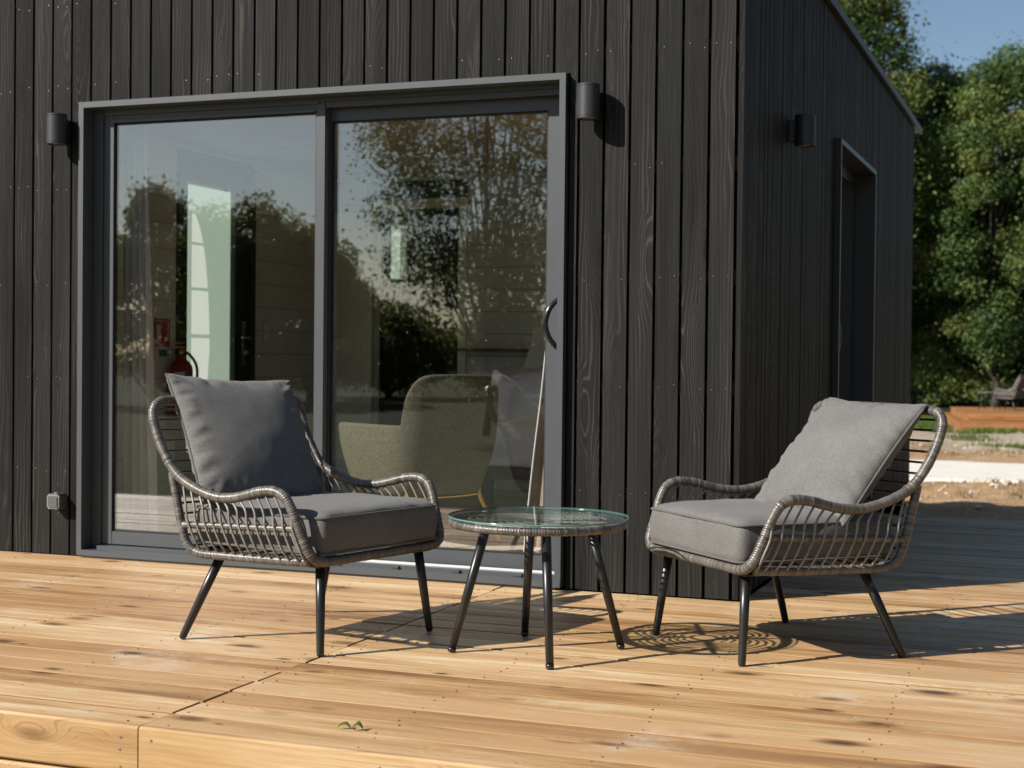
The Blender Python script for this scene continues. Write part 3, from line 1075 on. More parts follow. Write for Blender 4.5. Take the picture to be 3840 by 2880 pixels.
# ------------------------------------------------------------------ outdoor switch box
def chamfer_prism(mb, w, h, c, y0, y1, s=1.0):
    p = [(-w + c, -h), (w - c, -h), (w, -h + c), (w, h - c), (w - c, h), (-w + c, h), (-w, h - c), (-w, -h + c)]
    v = [(x, y0, z) for x, z in p] + [(x * s, y1, z * s) for x, z in p]
    mb.add(v, [tuple(range(8)), tuple(range(15, 7, -1))] + [(i, i + 8, (i + 1) % 8 + 8, (i + 1) % 8) for i in range(8)])
    return mb


sb = empty('switch_box', (-3.278, -0.002, 0.262))
tag(sb, 'small grey weatherproof switch box low on the left cladding', 'switch')
chamfer_prism(MB(), 0.037, 0.037, 0.011, -0.054, 0.0).obj('housing', 'switchgrey', sb)
tr = MB()
chamfer_prism(tr, 0.034, 0.034, 0.010, -0.0575, -0.0545)
tr.obj('rim', 'switchlight', sb)
chamfer_prism(MB(), 0.0255, 0.0265, 0.004, -0.0625, -0.058).obj('rocker', 'switchgrey', sb)
MB().cyl((0, -0.03, 0.0372), (0, -0.03, 0.041), 0.014, 0.013, 16).obj('cable_entry', 'switchlight', sb)

# ------------------------------------------------------------------ rattan lounge chairs
TR = 0.0165
ARM = [(0.345, 0.296, 0.352), (0.356, 0.270, 0.418), (0.364, 0.248, 0.476), (0.369, 0.222, 0.514), (0.371, 0.178, 0.531), (0.371, 0.115, 0.526), (0.368, 0.050, 0.510),
       (0.365, -0.010, 0.498), (0.363, -0.075, 0.494), (0.361, -0.140, 0.503), (0.360, -0.205, 0.522), (0.360, -0.257, 0.544),
       (0.362, -0.300, 0.577), (0.365, -0.333, 0.620), (0.367, -0.360, 0.664), (0.368, -0.384, 0.718), (0.366, -0.398, 0.764), (0.345, -0.403, 0.795),
       (0.300, -0.405, 0.806)]


def arm_at(y):
    best = None
    pts = smooth_path([ARM[i] for i in range(3, 13)], False, 10)
    for p in pts:
        if best is None or abs(p.y - y) < abs(best.y - y):
            best = p
    return best


def back_edge(z):
    """(x, y) of the frame at height z on the back"""
    lo = [(0.340, -0.190, 0.297), (0.352, -0.238, 0.330), (0.356, -0.262, 0.390), (0.358, -0.284, 0.470), (0.360, -0.303, 0.560)]
    hi = [(p[0], p[1], p[2]) for p in ARM[12:17]]
    pts = lo + hi
    for a, b in zip(pts, pts[1:]):
        if a[2] <= z <= b[2]:
            t = (z - a[2]) / (b[2] - a[2])
            return a[0] + (b[0] - a[0]) * t, a[1] + (b[1] - a[1]) * t
    return pts[-1][0], pts[-1][1]


def make_chair():
    root = empty('lounge_chair')
    left = [(-x, y_, z) for x, y_, z in ARM]
    loop = [(0.0, 0.312, 0.305), (0.14, 0.312, 0.305), (0.255, 0.312, 0.305), (0.305, 0.311, 0.311), (0.330, 0.307, 0.326)] + ARM + [(0.15, -0.408, 0.808), (0, -0.409, 0.808), (-0.15, -0.408, 0.808)]
    loop += list(reversed(left)) + [(-0.330, 0.307, 0.326), (-0.305, 0.311, 0.311), (-0.255, 0.312, 0.305), (-0.14, 0.312, 0.305)]
    wrapped_tube('frame_loop', loop, TR, True, seed=1, parent=root)
    for s in (1, -1):
        w = lambda pts: [(s * a, b, c) for a, b, c in pts]
        wrapped_tube('side_rail', w([(0.361, -0.306, 0.566), (0.358, -0.284, 0.47), (0.356, -0.262, 0.385), (0.352, -0.238, 0.325), (0.340, -0.196, 0.299),
                                     (0.330, -0.12, 0.296), (0.326, 0.05, 0.299), (0.324, 0.20, 0.303), (0.322, 0.288, 0.307)]), 0.0150, seed=3 + s, parent=root)
        wrapped_tube('middle_rail', w([(0.359, 0.262, 0.414), (0.361, 0.1, 0.407), (0.360, -0.1, 0.399), (0.357, -0.252, 0.391)]), 0.0120, pitch=0.0070, sides=10, seed=7 + s, parent=root)
        for i in range(13):
            yt = 0.212 - 0.0392 * i
            a = arm_at(yt)
            yb = yt + 0.072 - 0.02 * i / 12
            ym = (yt * 0.55 + yb * 0.45) - 0.004
            rod('slat', w([(a.x - 0.002, a.y, a.z - 0.008), (0.372, ym + 0.012, 0.458), (0.373, ym + 0.022, 0.408), (0.362, ym + 0.045, 0.345), (0.334, min(0.285, yb + 0.016), 0.304)]),
                0.0041, 'slat', root)
        rod('slat', w([(0.360, 0.238, 0.408), (0.356, 0.262, 0.36), (0.334, 0.292, 0.309)]), 0.0041, 'slat', root)
    wrapped_tube('rear_rail', [(-0.342, -0.205, 0.299), (-0.2, -0.212, 0.298), (0, -0.214, 0.298), (0.2, -0.212, 0.298), (0.342, -0.205, 0.299)], 0.0145, seed=12, parent=root)
    for i in range(14):
        z = 0.322 + 0.0352 * i
        x, yb = back_edge(z)
        rod('back_rod', [(-x, yb, z), (-x * 0.93, yb - 0.018, z - 0.003), (-x * 0.5, yb - 0.030, z - 0.006), (0, yb - 0.033, z - 0.006), (x * 0.5, yb - 0.030, z - 0.006),
                         (x * 0.93, yb - 0.018, z - 0.003), (x, yb, z)], 0.0040, 'backrod', root, 6, 3)
    for i in range(5):
        y_ = 0.22 - 0.095 * i
        MB().box(-0.322, 0.322, y_ - 0.012, y_ + 0.012, 0.2935, 0.2975).obj('seat_strap', 'backrod', root)
    for s in (1, -1):
        for top, foot in (((0.252, 0.272, 0.300), (0.285, 0.304, 0.0)), ((0.272, -0.152, 0.300), (0.345, -0.272, 0.0))):
            t, b = Vector((s * top[0], top[1], top[2])), Vector((s * foot[0], foot[1], foot[2]))
            d = (b - t)
            pts = [t, t + d * 0.5, t + d * 0.955, t + d * 0.985, t + d * 0.998]
            v, f = tube_vf(pts, [0.0172, 0.0150, 0.0126, 0.0112, 0.0075], 16)
            lg = obj('leg', mesh('leg', v, f, True), 'black', root)
        MB().box(s * 0.262 - 0.024, s * 0.262 + 0.024, 0.225, 0.297, 0.284, 0.2895).obj('leg_plate', 'black', root)
    return root


chairL = make_chair()
PL = (-1.22299, -1.29878, -1.815186)
PR = (0.30910, -0.83521, -3.950006)


def place(o, p):
    o.location = (p[0], p[1], 0.0)
    o.rotation_euler = (0, 0, p[2])


place(chairL, PL)
tag(chairL, 'grey rattan lounge chair on the left, facing right, in front of the sliding door', 'chair', 'rattan lounge chairs')
chairR = copy_tree(chairL)
place(chairR, PR)
tag(chairR, 'grey rattan lounge chair on the right, facing left, by the cabin corner', 'chair')

# ---- seat cushions
def seat_cushion(seed):
    rnd = random.Random(seed)
    hw, y0, y1, zb, zt = 0.300, -0.262, 0.326, 0.331, 0.446
    cr = 0.028
    out = []
    n = 14
    cyy, hd = (y0 + y1) / 2, (y1 - y0) / 2
    side = []
    corners = [(hw - cr, hd - cr, 0), (-hw + cr, hd - cr, 90), (-hw + cr, -hd + cr, 180), (hw - cr, -hd + cr, 270)]
    raw = []
    for cx_, cy_, a0 in corners:
        for i in range(7):
            a = R(a0 + 90 * i / 6)
            raw.append(Vector((cx_ + cr * math.cos(a), cyy + cy_ + cr * math.sin(a), 0)))
    ring = resample(raw, 0.017, True)
    N = len(ring)
    v, f = [], []
    levels = [(zb, 1.0, 0), (zb + 0.02, 1.012, 0), (zb + 0.06, 1.018, 0), (zt - 0.02, 1.012, 0), (zt, 1.0, 0)]
    tops = [(0.975, 0.009), (0.93, 0.017), (0.85, 0.024), (0.7, 0.029), (0.5, 0.030), (0.25, 0.029)]
    rows = []

    def rw(z, s, side_=True):
        r_ = []
        for p in ring:
            q = Vector(((p.x) * s, cyy + (p.y - cyy) * s, z))
            nn = mnoise.fractal(Vector((q.x * 9 + seed, q.y * 9, q.z * 9)), 1, 2, 3)
            if side_:
                d = Vector((p.x, p.y - cyy, 0)).normalized()
                q += d * nn * 0.005
            else:
                q.z += nn * 0.0060
            r_.append(len(v))
            v.append(q)
        rows.append(r_)
    for s, h in reversed(tops):
        rw(zb - h * 0.35, s, False)
    for z, s, _ in levels:
        rw(z, s)
    for s, h in tops:
        rw(zt + h, s, False)
    for a, b in zip(rows, rows[1:]):
        for i in range(N):
            j = (i + 1) % N
            f.append((a[i], a[j], b[j], b[i]))
    c = len(v)
    v.append(Vector((0, cyy, zt + 0.028)))
    f += [(rows[-1][i], rows[-1][(i + 1) % N], c) for i in range(N)]
    c = len(v)
    v.append(Vector((0, cyy, zb - 0.008)))
    f += [(rows[0][(i + 1) % N], rows[0][i], c) for i in range(N)]
    o = obj('seat_cushion', mesh('seat_cushion', v, f, True), 'fabric')
    for z in (zb, zt):
        pts = [Vector((p.x * 1.006, cyy + (p.y - cyy) * 1.006, z)) for p in ring]
        vv, fc = tube_vf(pts, 0.0042, 8, True)
        obj('piping', mesh('piping', vv, fc, True), 'piping', o)
    return o


sc1 = seat_cushion(2)
place(sc1, PL)
tag(sc1, 'grey fabric seat cushion lying in the left lounge chair', 'cushion', 'seat cushions of the lounge chairs')
sc2 = seat_cushion(9)
place(sc2, PR)
tag(sc2, 'grey fabric seat cushion lying in the right lounge chair', 'cushion', 'seat cushions of the lounge chairs')


# ---- loose back pillows
def pillow(S, T, seed, wr, name='back_pillow', m='fabric', n=72, pinch=0.05, power=0.42, pipe=True):
    v, f = [], []
    idx = {}

    def outline(s, t):
        px = 1 - pinch * (1 - t * t) * (1 if abs(s) > 0 else 0)
        py = 1 - pinch * (1 - s * s)
        return s * px * S / 2, t * py * S / 2

    def rim_z(s, t):
        return 0.012 * S / 0.5 * math.sin(2.2 * s + seed) * math.cos(1.7 * t - seed)
    for side in (1, -1):
        for i in range(n + 1):
            for j in range(n + 1):
                a, b = -1 + 2 * i / n, -1 + 2 * j / n
                s, t = math.sin(a * math.pi / 2), math.sin(b * math.pi / 2)
                edge = i in (0, n) or j in (0, n)
                if edge and side == -1:
                    idx[(side, i, j)] = idx[(1, i, j)]
                    continue
                x, y_ = outline(s, t)
                h = T / 2 * (max(0, (1 - s * s)) * max(0, (1 - t * t))) ** power
                d = 1 - max(abs(s), abs(t))
                wgt = math.exp(-((d - 0.10) / 0.11) ** 2)
                if abs(s) > abs(t):
                    w = mnoise.fractal(Vector((s * 1.0, t * 6.5 + seed, 3 * side)), 1.0, 2.0, 2)
                else:
                    w = 0.6 * mnoise.fractal(Vector((s * 5.5 + seed, t * 1.0, 3 * side + 5)), 1.0, 2.0, 2)
                big = mnoise.fractal(Vector((s * 1.7 + seed * 3, t * 1.7, side)), 1.0, 2.0, 3)
                cr_ = mnoise.noise(Vector((s * 3.4 - t * 1.5 + seed, t * 3.1 + s, side * 2)))
                h += (wr * w * wgt + 0.002 * big * (1 - wgt) * min(1, d * 4)) * (0 if edge else 1)
                z = rim_z(s, t) + side * max(0.002, h) if not edge else rim_z(s, t)
                idx[(side, i, j)] = len(v)
                v.append((x, y_, z))
    for side in (1, -1):
        for i in range(n):
            for j in range(n):
                q = (idx[(side, i, j)], idx[(side, i + 1, j)], idx[(side, i + 1, j + 1)], idx[(side, i, j + 1)])
                f.append(q if side == 1 else q[::-1])
    o = obj(name, mesh(name, v, f, True), m)
    if pipe:
        pts = []
        k = 28
        for a0, a1 in (((-1, -1), (1, -1)), ((1, -1), (1, 1)), ((1, 1), (-1, 1)), ((-1, 1), (-1, -1))):
            for i in range(k):
                u = math.sin((-1 + 2 * i / k) * math.pi / 2) * 0.5 + 0.5
                s, t = a0[0] + (a1[0] - a0[0]) * u, a0[1] + (a1[1] - a0[1]) * u
                x, y_ = outline(s, t)
                r_ = 1.0
                if abs(s) > 0.93 and abs(t) > 0.93:
                    r_ = 0.985
                pts.append(Vector((x * r_, y_ * r_, rim_z(s, t))))
        vv, fc = tube_vf(pts, 0.0048, 8, True)
        obj('piping', mesh('piping', vv, fc, True), 'piping', o)
    return o


def orient(o, p, centre, Rl):
    """place in chair-local pose (columns: pillow x, y, normal)"""
    X, Y, th = p
    Rz = Matrix.Rotation(th, 3, 'Z')
    Rm = Rz @ Matrix(Rl)
    if Rm.determinant() < 0:
        raise RuntimeError('pose')
    m4 = Rm.to_4x4()
    m4.translation = Rz @ Vector(centre) + Vector((X, Y, 0))
    o.matrix_world = m4


bp1 = pillow(0.520, 0.165, 1.3, 0.015)
RL = ((0.978, -0.159, -0.138), (-0.203, -0.542, -0.816), (0.055, 0.826, -0.562))
RL = tuple((a, b, c) for a, b, c in RL)
orient(bp1, PL, (0.050, -0.262, 0.668), RL)
tag(bp1, 'square grey pillow standing upright against the back of the left lounge chair', 'pillow', 'loose back pillows of the lounge chairs')
bp2 = pillow(0.515, 0.165, 4.7, 0.013)
RRm = ((0.998, 0.024, 0.052), (0.055, -0.672, -0.739), (0.017, 0.741, -0.672))
orient(bp2, PR, (-0.052, -0.205, 0.636), RRm)
tag(bp2, 'square grey pillow leaning in the right lounge chair', 'pillow', 'loose back pillows of the lounge chairs')

# ------------------------------------------------------------------ side table
def make_table():
    root = empty('side_table')
    n = 64
    ringp = [(0.284 * math.cos(2 * math.pi * k / n), 0.284 * math.sin(2 * math.pi * k / n), 0.4265) for k in range(n)]
    wrapped_tube('rim', ringp, 0.0135, True, pitch=0.0088, sides=12, seed=31, parent=root)
    nn = 96
    v, f = [], []
    for r_, z in ((0.2955, 0.4435), (0.298, 0.4445), (0.298, 0.4485), (0.2965, 0.4495)):
        v += [(r_ * math.cos(2 * math.pi * k / nn), r_ * math.sin(2 * math.pi * k / nn), z) for k in range(nn)]
    f.append(tuple(range(nn - 1, -1, -1)))
    for i in range(3):
        f += [(i * nn + k, i * nn + (k + 1) % nn, (i + 1) * nn + (k + 1) % nn, (i + 1) * nn + k) for k in range(nn)]
    f.append(tuple(3 * nn + k for k in range(nn)))
    me = mesh('glass_top', v, f)
    me.materials.append(MAT['tabletop'])
    me.materials.append(MAT['glassedge'])
    for p in me.polygons:
        p.material_index = 0 if len(p.vertices) > 4 else 1
        p.use_smooth = len(p.vertices) == 4
    obj('glass_top', me, None, root)
    for k in range(4):
        a = R(90 * k + 20)
        wrapped_tube('spoke', [(0.045 * math.cos(a), 0.045 * math.sin(a), 0.428), (0.15 * math.cos(a), 0.15 * math.sin(a), 0.428), (0.275 * math.cos(a), 0.275 * math.sin(a), 0.428)],
                     0.0065, pitch=0.006, sides=8, seed=40 + k, parent=root)
        for q in range(7):
            r_ = 0.085 + 0.028 * q
            pts = []
            for i in range(17):
                t = -1 + 2 * i / 16
                rr = r_ * (1 - (0.42 - 0.03 * q) * abs(t) ** 3.5)
                b = a + R(45) + R(45) * t
                pts.append((rr * math.cos(b), rr * math.sin(b), 0.428))
            rod('woven_arc', pts, 0.0042, 'weave', root, 6, 2)
    wrapped_tube('hub_ring', [(0.045 * math.cos(2 * math.pi * k / 20), 0.045 * math.sin(2 * math.pi * k / 20), 0.428) for k in range(20)], 0.005, True, pitch=0.006, sides=8, seed=50, parent=root)
    for q in range(4):
        a = R(90 * q + 65)
        MB().cyl((0.255 * math.cos(a), 0.255 * math.sin(a), 0.4395), (0.255 * math.cos(a), 0.255 * math.sin(a), 0.4433), 0.012, 0.012, 12).obj('glass_pad', 'lampglass', root)
    return root


table = make_table()
TC = Vector((-0.392, -1.277, 0))
table.location = TC
for fx, fy in ((-0.643, -1.409), (-0.255, -1.536), (-0.524, -1.037), (-0.147, -1.125)):
    foot = Vector((fx, fy, 0.0)) - TC
    top = Vector((foot.x * 0.60, foot.y * 0.60, 0.418))
    d = foot - top
    pts = [top, top + d * 0.5, top + d * 0.962]
    v, f = tube_vf(pts, [0.0165, 0.0148, 0.0125], 16)
    lg = obj('leg', mesh('leg', v, f, True), 'black', table)
    v, f = tube_vf([top + d * 0.9625, top + d * 0.975, top + d * 0.992, top + d * 0.999], [0.0135, 0.0138, 0.0128, 0.010], 14)
    obj('foot_cap', mesh('foot_cap', v, f, True), 'handle', lg)
tag(table, 'round glass-topped rattan side table between the two lounge chairs', 'table', 'rattan side tables')

# ------------------------------------------------------------------ fallen leaves on the deck
def leaf_mesh(l, w, curl, seed):
    v, f = [], []
    n = 9
    for i in range(n):
        t = i / (n - 1)
        ww = w * math.sin(math.pi * min(1, t * 0.92 + 0.04)) ** 0.8
        z = curl * math.sin(t * math.pi) + 0.003
        v += [(l * t, -ww, z + ww * 0.5), (l * t, 0, z), (l * t, ww, z + ww * 0.6)]
    for i in range(n - 1):
        for k in range(2):
            f.append((3 * i + k, 3 * i + k + 1, 3 * i + 4 + k, 3 * i + 3 + k))
    me = mesh('leaf', v, f, True)
    at = me.attributes.new('tint', 'FLOAT', 'POINT')
    at.data.foreach_set('value', [0.65 + 0.2 * math.sin(seed + i) for i in range(len(v))])
    return me


lf1 = obj('leaf', leaf_mesh(0.036, 0.010, 0.010, 1), 'grass', None, (-0.478, -2.452, 0.001), (0, 0, R(185)))
tag(lf1, 'small bright green fallen leaf on the front planks', 'leaf', 'fallen leaves')
lf2 = obj('leaf', leaf_mesh(0.030, 0.013, 0.012, 3), 'grass', None, (-0.472, -2.458, 0.001), (0, 0, R(12)))
tag(lf2, 'pale green curled leaf beside the bright green leaf', 'leaf', 'fallen leaves')

# ------------------------------------------------------------------ inside the cabin
FLZ = 0.0305
# olive tub armchair
arm = empty('armchair', (-1.835, 0.930, FLZ), math.atan2(0.685, 0.73) + R(17))
tag(arm, 'olive tweed tub armchair with brass legs behind the glass', 'armchair')


def tub():
    """U-shaped shell, local +Y is the sitting direction, outline by angle from front-left over the back to front-right"""
    v, f = [], []
    W_, D_ = 0.330, 0.345
    plan = []
    K = 110
    for i in range(K + 1):
        t = -1 + 2 * i / K
        a = t * R(152)
        # superellipse
        c, s = math.cos(a), math.sin(a)
        e = 0.50
        px = W_ * math.copysign(abs(s) ** e, s)
        py = -D_ * math.copysign(abs(c) ** e, c)
        plan.append((px, py, t))
    levels = 14
    def top(t):
        b = abs(t)
        arm_h = 0.640 - 0.05 * max(0, (b - 0.75) / 0.25) ** 2 * 3
        crown = 0.635 + 0.250 * math.sqrt(max(0.0, 1 - (b / 0.335) ** 3.0))
        return max(arm_h, crown) if b < 0.335 else arm_h
    nl = levels + 1
    th = 0.055
    for surf in (0, 1):
        for px, py, t in plan:
            zt_ = top(t) - FLZ
            for j in range(nl):
                u = j / levels
                z = 0.268 + (zt_ - 0.268) * math.sin(u * math.pi / 2) ** 0.9
                taper = 0.78 + 0.22 * math.sin(min(1, (z - 0.268) / 0.34) * math.pi / 2)
                lean = 1.0 + (0.10 * max(0, z - 0.55) if py < 0 else 0)
                rr = taper * lean
                if surf:
                    rr *= (1 - th / 0.318)
                    z = min(z, zt_ - 0.010)
                edge = 1 - 0.055 * max(0, (u - 0.86) / 0.14) ** 2 if not surf else 1 + 0.04 * max(0, (u - 0.86) / 0.14) ** 2
                v.append((px * rr * edge, py * rr * edge, z))
    base = (K + 1) * nl
    for i in range(K):
        for j in range(levels):
            f.append((i * nl + j, (i + 1) * nl + j, (i + 1) * nl + j + 1, i * nl + j + 1))
            f.append((base + i * nl + j, base + i * nl + j + 1, base + (i + 1) * nl + j + 1, base + (i + 1) * nl + j))
        f.append((i * nl + levels, (i + 1) * nl + levels, base + (i + 1) * nl + levels, base + i * nl + levels))
        f.append((i * nl, base + i * nl, base + (i + 1) * nl, (i + 1) * nl))
    for i in (0, K):
        for j in range(levels):
            q = (i * nl + j, i * nl + j + 1, base + i * nl + j + 1, base + i * nl + j)
            f.append(q if i == 0 else q[::-1])
    return mesh('shell', v, f, True)


obj('shell', tub(), 'olive', arm)
sv = MB()
nseg = 28
ringA = [(0.235 * math.copysign(abs(math.cos(2 * math.pi * k / nseg)) ** 0.7, math.cos(2 * math.pi * k / nseg)),
          0.245 * math.copysign(abs(math.sin(2 * math.pi * k / nseg)) ** 0.7, math.sin(2 * math.pi * k / nseg)) + 0.03) for k in range(nseg)]
vv = []
for z, s in ((0.275, 0.88), (0.285, 0.97), (0.33, 1.0), (0.385, 0.99), (0.41, 0.9), (0.418, 0.5)):
    vv += [(x * s, y_ * s, z) for x, y_ in ringA]
ff = [(i * nseg + k, i * nseg + (k + 1) % nseg, (i + 1) * nseg + (k + 1) % nseg, (i + 1) * nseg + k) for i in range(5) for k in range(nseg)]
ff += [tuple(range(nseg - 1, -1, -1)), tuple(5 * nseg + k for k in range(nseg))]
obj('seat', mesh('seat', vv, ff, True), 'olive', arm)
for sx, sy in ((-1, -1), (1, -1), (-1, 1), (1, 1)):
    rod('leg', [(sx * 0.228, sy * 0.225, 0.44), (sx * 0.232, sy * 0.228, 0.36), (sx * 0.222, sy * 0.222, 0.262), (sx * 0.27, sy * 0.262, 0.13), (sx * 0.305, sy * 0.29, 0.001)], 0.0095, 'gold', arm, 10, 5)
rod('ring', [(0.222, 0.222, 0.258), (0.1, 0.225, 0.252), (-0.1, 0.225, 0.252), (-0.222, 0.222, 0.258)], 0.007, 'gold', arm, 8)
rod('ring', [(0.222, -0.222, 0.258), (0.1, -0.225, 0.252), (-0.1, -0.225, 0.252), (-0.222, -0.222, 0.258)], 0.007, 'gold', arm, 8)
for s in (-1, 1):
    rod('ring', [(s * 0.222, 0.222, 0.258), (s * 0.225, 0, 0.252), (s * 0.222, -0.222, 0.258)], 0.007, 'gold', arm, 8)


# soft box helper
def softbox(name, x0, x1, y0, y1, z0, z1, r, m, seed=0, amp=0.008, n=22, parent=None):
    v, f = [], []
    idx = {}

    def key(p):
        return tuple(round(c, 5) for c in p)

    def vert(p):
        k_ = key(p)
        if k_ in idx:
            return idx[k_]
        c = Vector((min(max(p[0], x0 + r), x1 - r), min(max(p[1], y0 + r), y1 - r), min(max(p[2], z0 + r), z1 - r)))
        d = Vector(p) - c
        q = c + d.normalized() * r if d.length > 1e-6 else Vector(p)
        nn = mnoise.fractal(Vector((q.x * 4 + seed, q.y * 4, q.z * 4)), 1, 2, 4)
        q += (d.normalized() if d.length > 1e-6 else Vector((0, 0, 1))) * nn * amp
        idx[k_] = len(v)
        v.append(q)
        return idx[k_]
    lo, hi = (x0, y0, z0), (x1, y1, z1)
    for ax in range(3):
        a, b = (ax + 1) % 3, (ax + 2) % 3
        for side in (0, 1):
            for i in range(n):
                for j in range(n):
                    q = []
                    for di, dj in ((0, 0), (1, 0), (1, 1), (0, 1)):
                        p = [0, 0, 0]
                        p[ax] = hi[ax] if side else lo[ax]
                        ti, tj = (i + di) / n, (j + dj) / n
                        ti = 0.5 - 0.5 * math.cos(math.pi * ti)
                        tj = 0.5 - 0.5 * math.cos(math.pi * tj)
                        p[a] = lo[a] + (hi[a] - lo[a]) * ti
                        p[b] = lo[b] + (hi[b] - lo[b]) * tj
                        q.append(vert(p))
                    f.append(tuple(q) if side else tuple(q[::-1]))
    return obj(name, mesh(name, v, f, True), m, parent)


bed = empty('bed', (-1.25, 3.0, FLZ))
tag(bed, 'raised bed with white bedding at the right behind the glass', 'bed')
binv = Vector((1.25, -3.0, -FLZ))


def bpart(o):
    o.parent = bed
    o.location = binv
    return o


bpart(softbox('mattress', -2.06, -0.42, 2.16, 3.94, 0.335, 0.60, 0.03, 'linen', 3, 0.006))
bpart(softbox('duvet', -2.10, -0.38, 2.10, 3.70, 0.585, 0.885, 0.10, 'linen', 8, 0.022, 34))
b_ = MB()
for x, y_ in ((-1.98, 2.25), (-0.5, 2.25), (-1.98, 3.85), (-0.5, 3.85)):
    b_.box(x - 0.03, x + 0.03, y_ - 0.03, y_ + 0.03, FLZ, 0.334)
b_.box(-2.02, -0.46, 2.21, 3.9, 0.26, 0.333)
bpart(b_.obj('base', 'darkroom'))
pp = pillow(0.62, 0.17, 2.2, 0.008, 'bed_pillow', 'linen', 40, 0.05, 0.42, False)
pp.location = (-1.93, 3.66, 1.005)
pp.rotation_euler = (R(58), R(4), R(3))
pp.scale = (1.05, 0.62, 1)
tag(pp, 'white pillow propped at the head of the bed', 'pillow', 'bed pillows')
pp2 = pillow(0.5, 0.15, 5.2, 0.010, 'bed_pillow', 'linen', 40, 0.06, 0.42, False)
pp2.location = (-1.55, 2.085, 0.76)
pp2.rotation_euler = (R(66), R(-6), R(-8))
pp2.scale = (1.0, 0.62, 1)
tag(pp2, 'small white pillow against the foot of the white bedding', 'pillow', 'bed pillows')
sh = MB().box(-2.87, -2.30, 3.86, 3.9995, 1.012, 1.034).obj('shelf', 'redshelf')
tag(sh, 'narrow dark red bedside shelf beside the bed pillow', 'shelf')
ol = MB()
chamfer_prism(ol, 0.043, 0.043, 0.006, 3.988, 3.9995)
ol = ol.obj('wall_socket', 'white', None, (-2.726, 0, 1.127))
tag(ol, 'white square wall socket above the red shelf', 'socket')
v, f = tube_vf([(0, 3.9879, 0), (0, 3.984, 0)], [0.026, 0.026], 20)
obj('socket_rim', mesh('socket_rim', v, f), 'casing', ol)
for dx, dz in ((-0.010, -0.004), (0.010, -0.004), (0, 0.011)):
    v, f = tube_vf([(dx, 3.9838, dz), (dx, 3.983, dz)], [0.0032, 0.0032], 8)
    obj('pin', mesh('pin', v, f), 'aludark', ol)
ls = MB().box(-3.968, -3.959, 3.045, 3.125, 1.046, 1.211).obj('light_switch', 'white')
tag(ls, 'tall white double light switch beside the frosted entrance door', 'switch')
for z in (1.062, 1.132):
    MB().box(-3.9588, -3.955, 3.060, 3.110, z, z + 0.062).obj('rocker', 'casing', ls)
# fire extinguisher
fx, fy = -3.885, 1.935
fe = empty('fire_extinguisher', (fx, fy, 0.46))
tag(fe, 'red fire extinguisher hanging on the left inner wall', 'extinguisher')
prof = [(0, 0.0), (0.060, 0.0), (0.072, 0.012), (0.072, 0.41), (0.068, 0.435), (0.052, 0.462), (0.026, 0.482), (0.022, 0.50), (0, 0.50)]
n = 32
v = [(r_ * math.cos(2 * math.pi * k / n), r_ * math.sin(2 * math.pi * k / n), z) for r_, z in prof for k in range(n)]
f = [(i * n + k, i * n + (k + 1) % n, (i + 1) * n + (k + 1) % n, (i + 1) * n + k) for i in range(len(prof) - 1) for k in range(n)]
obj('cylinder', mesh('cylinder', v, f, True), 'red', fe)
a0, a1 = R(-95), R(5)
v = [(0.0728 * math.cos(a0 + (a1 - a0) * i / 16), 0.0728 * math.sin(a0 + (a1 - a0) * i / 16), z) for z in (0.30, 0.40) for i in range(17)]
f = [(i, i + 1, i + 18, i + 17) for i in range(16)]
me = mesh('label_band', v, f)
me.materials.append(MAT['signwhite'])
me.materials.append(MAT['signblue'])
for p in me.polygons:
    p.material_index = 1 if p.index > 8 else 0
obj('label_band', me, None, fe)
MB().cyl((0, 0, 0.50), (0, 0, 0.54), 0.016).box(-0.012, 0.012, -0.09, 0.03, 0.545, 0.558).box(-0.010, 0.010, -0.085, 0.02, 0.572, 0.584).obj('valve', 'gold', fe)
rod('hose', [(0, 0.02, 0.53), (0.03, 0.06, 0.50), (0.06, 0.085, 0.42), (0.05, 0.088, 0.25), (0.04, 0.086, 0.12)], 0.009, 'handle', fe, 10)
# safety sign
sg = empty('safety_sign', (-3.966, 1.85, 1.10))
tag(sg, 'red fire extinguisher sign on the left inner wall', 'sign')
MB().box(-0.002, 0.002, -0.082, 0.082, -0.085, 0.085).obj('plate', 'signred', sg)
MB().box(0.0022, 0.003, -0.062, -0.018, -0.075, 0.048).obj('pictogram', 'signwhite', sg)
for k in range(3):
    z = -0.05 + 0.036 * k
    rod('flame', [(0.0026, 0.050, z), (0.0026, 0.066, z + 0.014), (0.0026, 0.054, z + 0.036)], 0.0036, 'signwhite', sg, 6)
tx = bpy.data.curves.new('sign_text', 'FONT')
tx.body = 'EXTINCTEUR'
tx.size = 0.024
tx.align_x = 'CENTER'
tmp = bpy.data.objects.new('sign_text_curve', tx)
COL.objects.link(tmp)
bpy.context.view_layer.update()
tm = bpy.data.meshes.new_from_object(tmp.evaluated_get(bpy.context.evaluated_depsgraph_get()))
bpy.data.objects.remove(tmp)
tm.materials.clear()
tm.materials.append(MAT['signwhite'])
to = bpy.data.objects.new('sign_text', tm)
to.location = (0.0024, 0, 0.060)
to.rotation_euler = (R(90), 0, R(90))
link(to, sg)
sg2 = MB().box(-3.9675, -3.965, 1.770, 1.930, 0.945, 1.008).obj('instruction_card', 'signwhite')
tag(sg2, 'small white and blue card under the red extinguisher sign', 'sign')
MB().box(-3.9648, -3.9640, 1.815, 1.905, 0.955, 0.998).obj('blue_field', 'signblue', sg2)


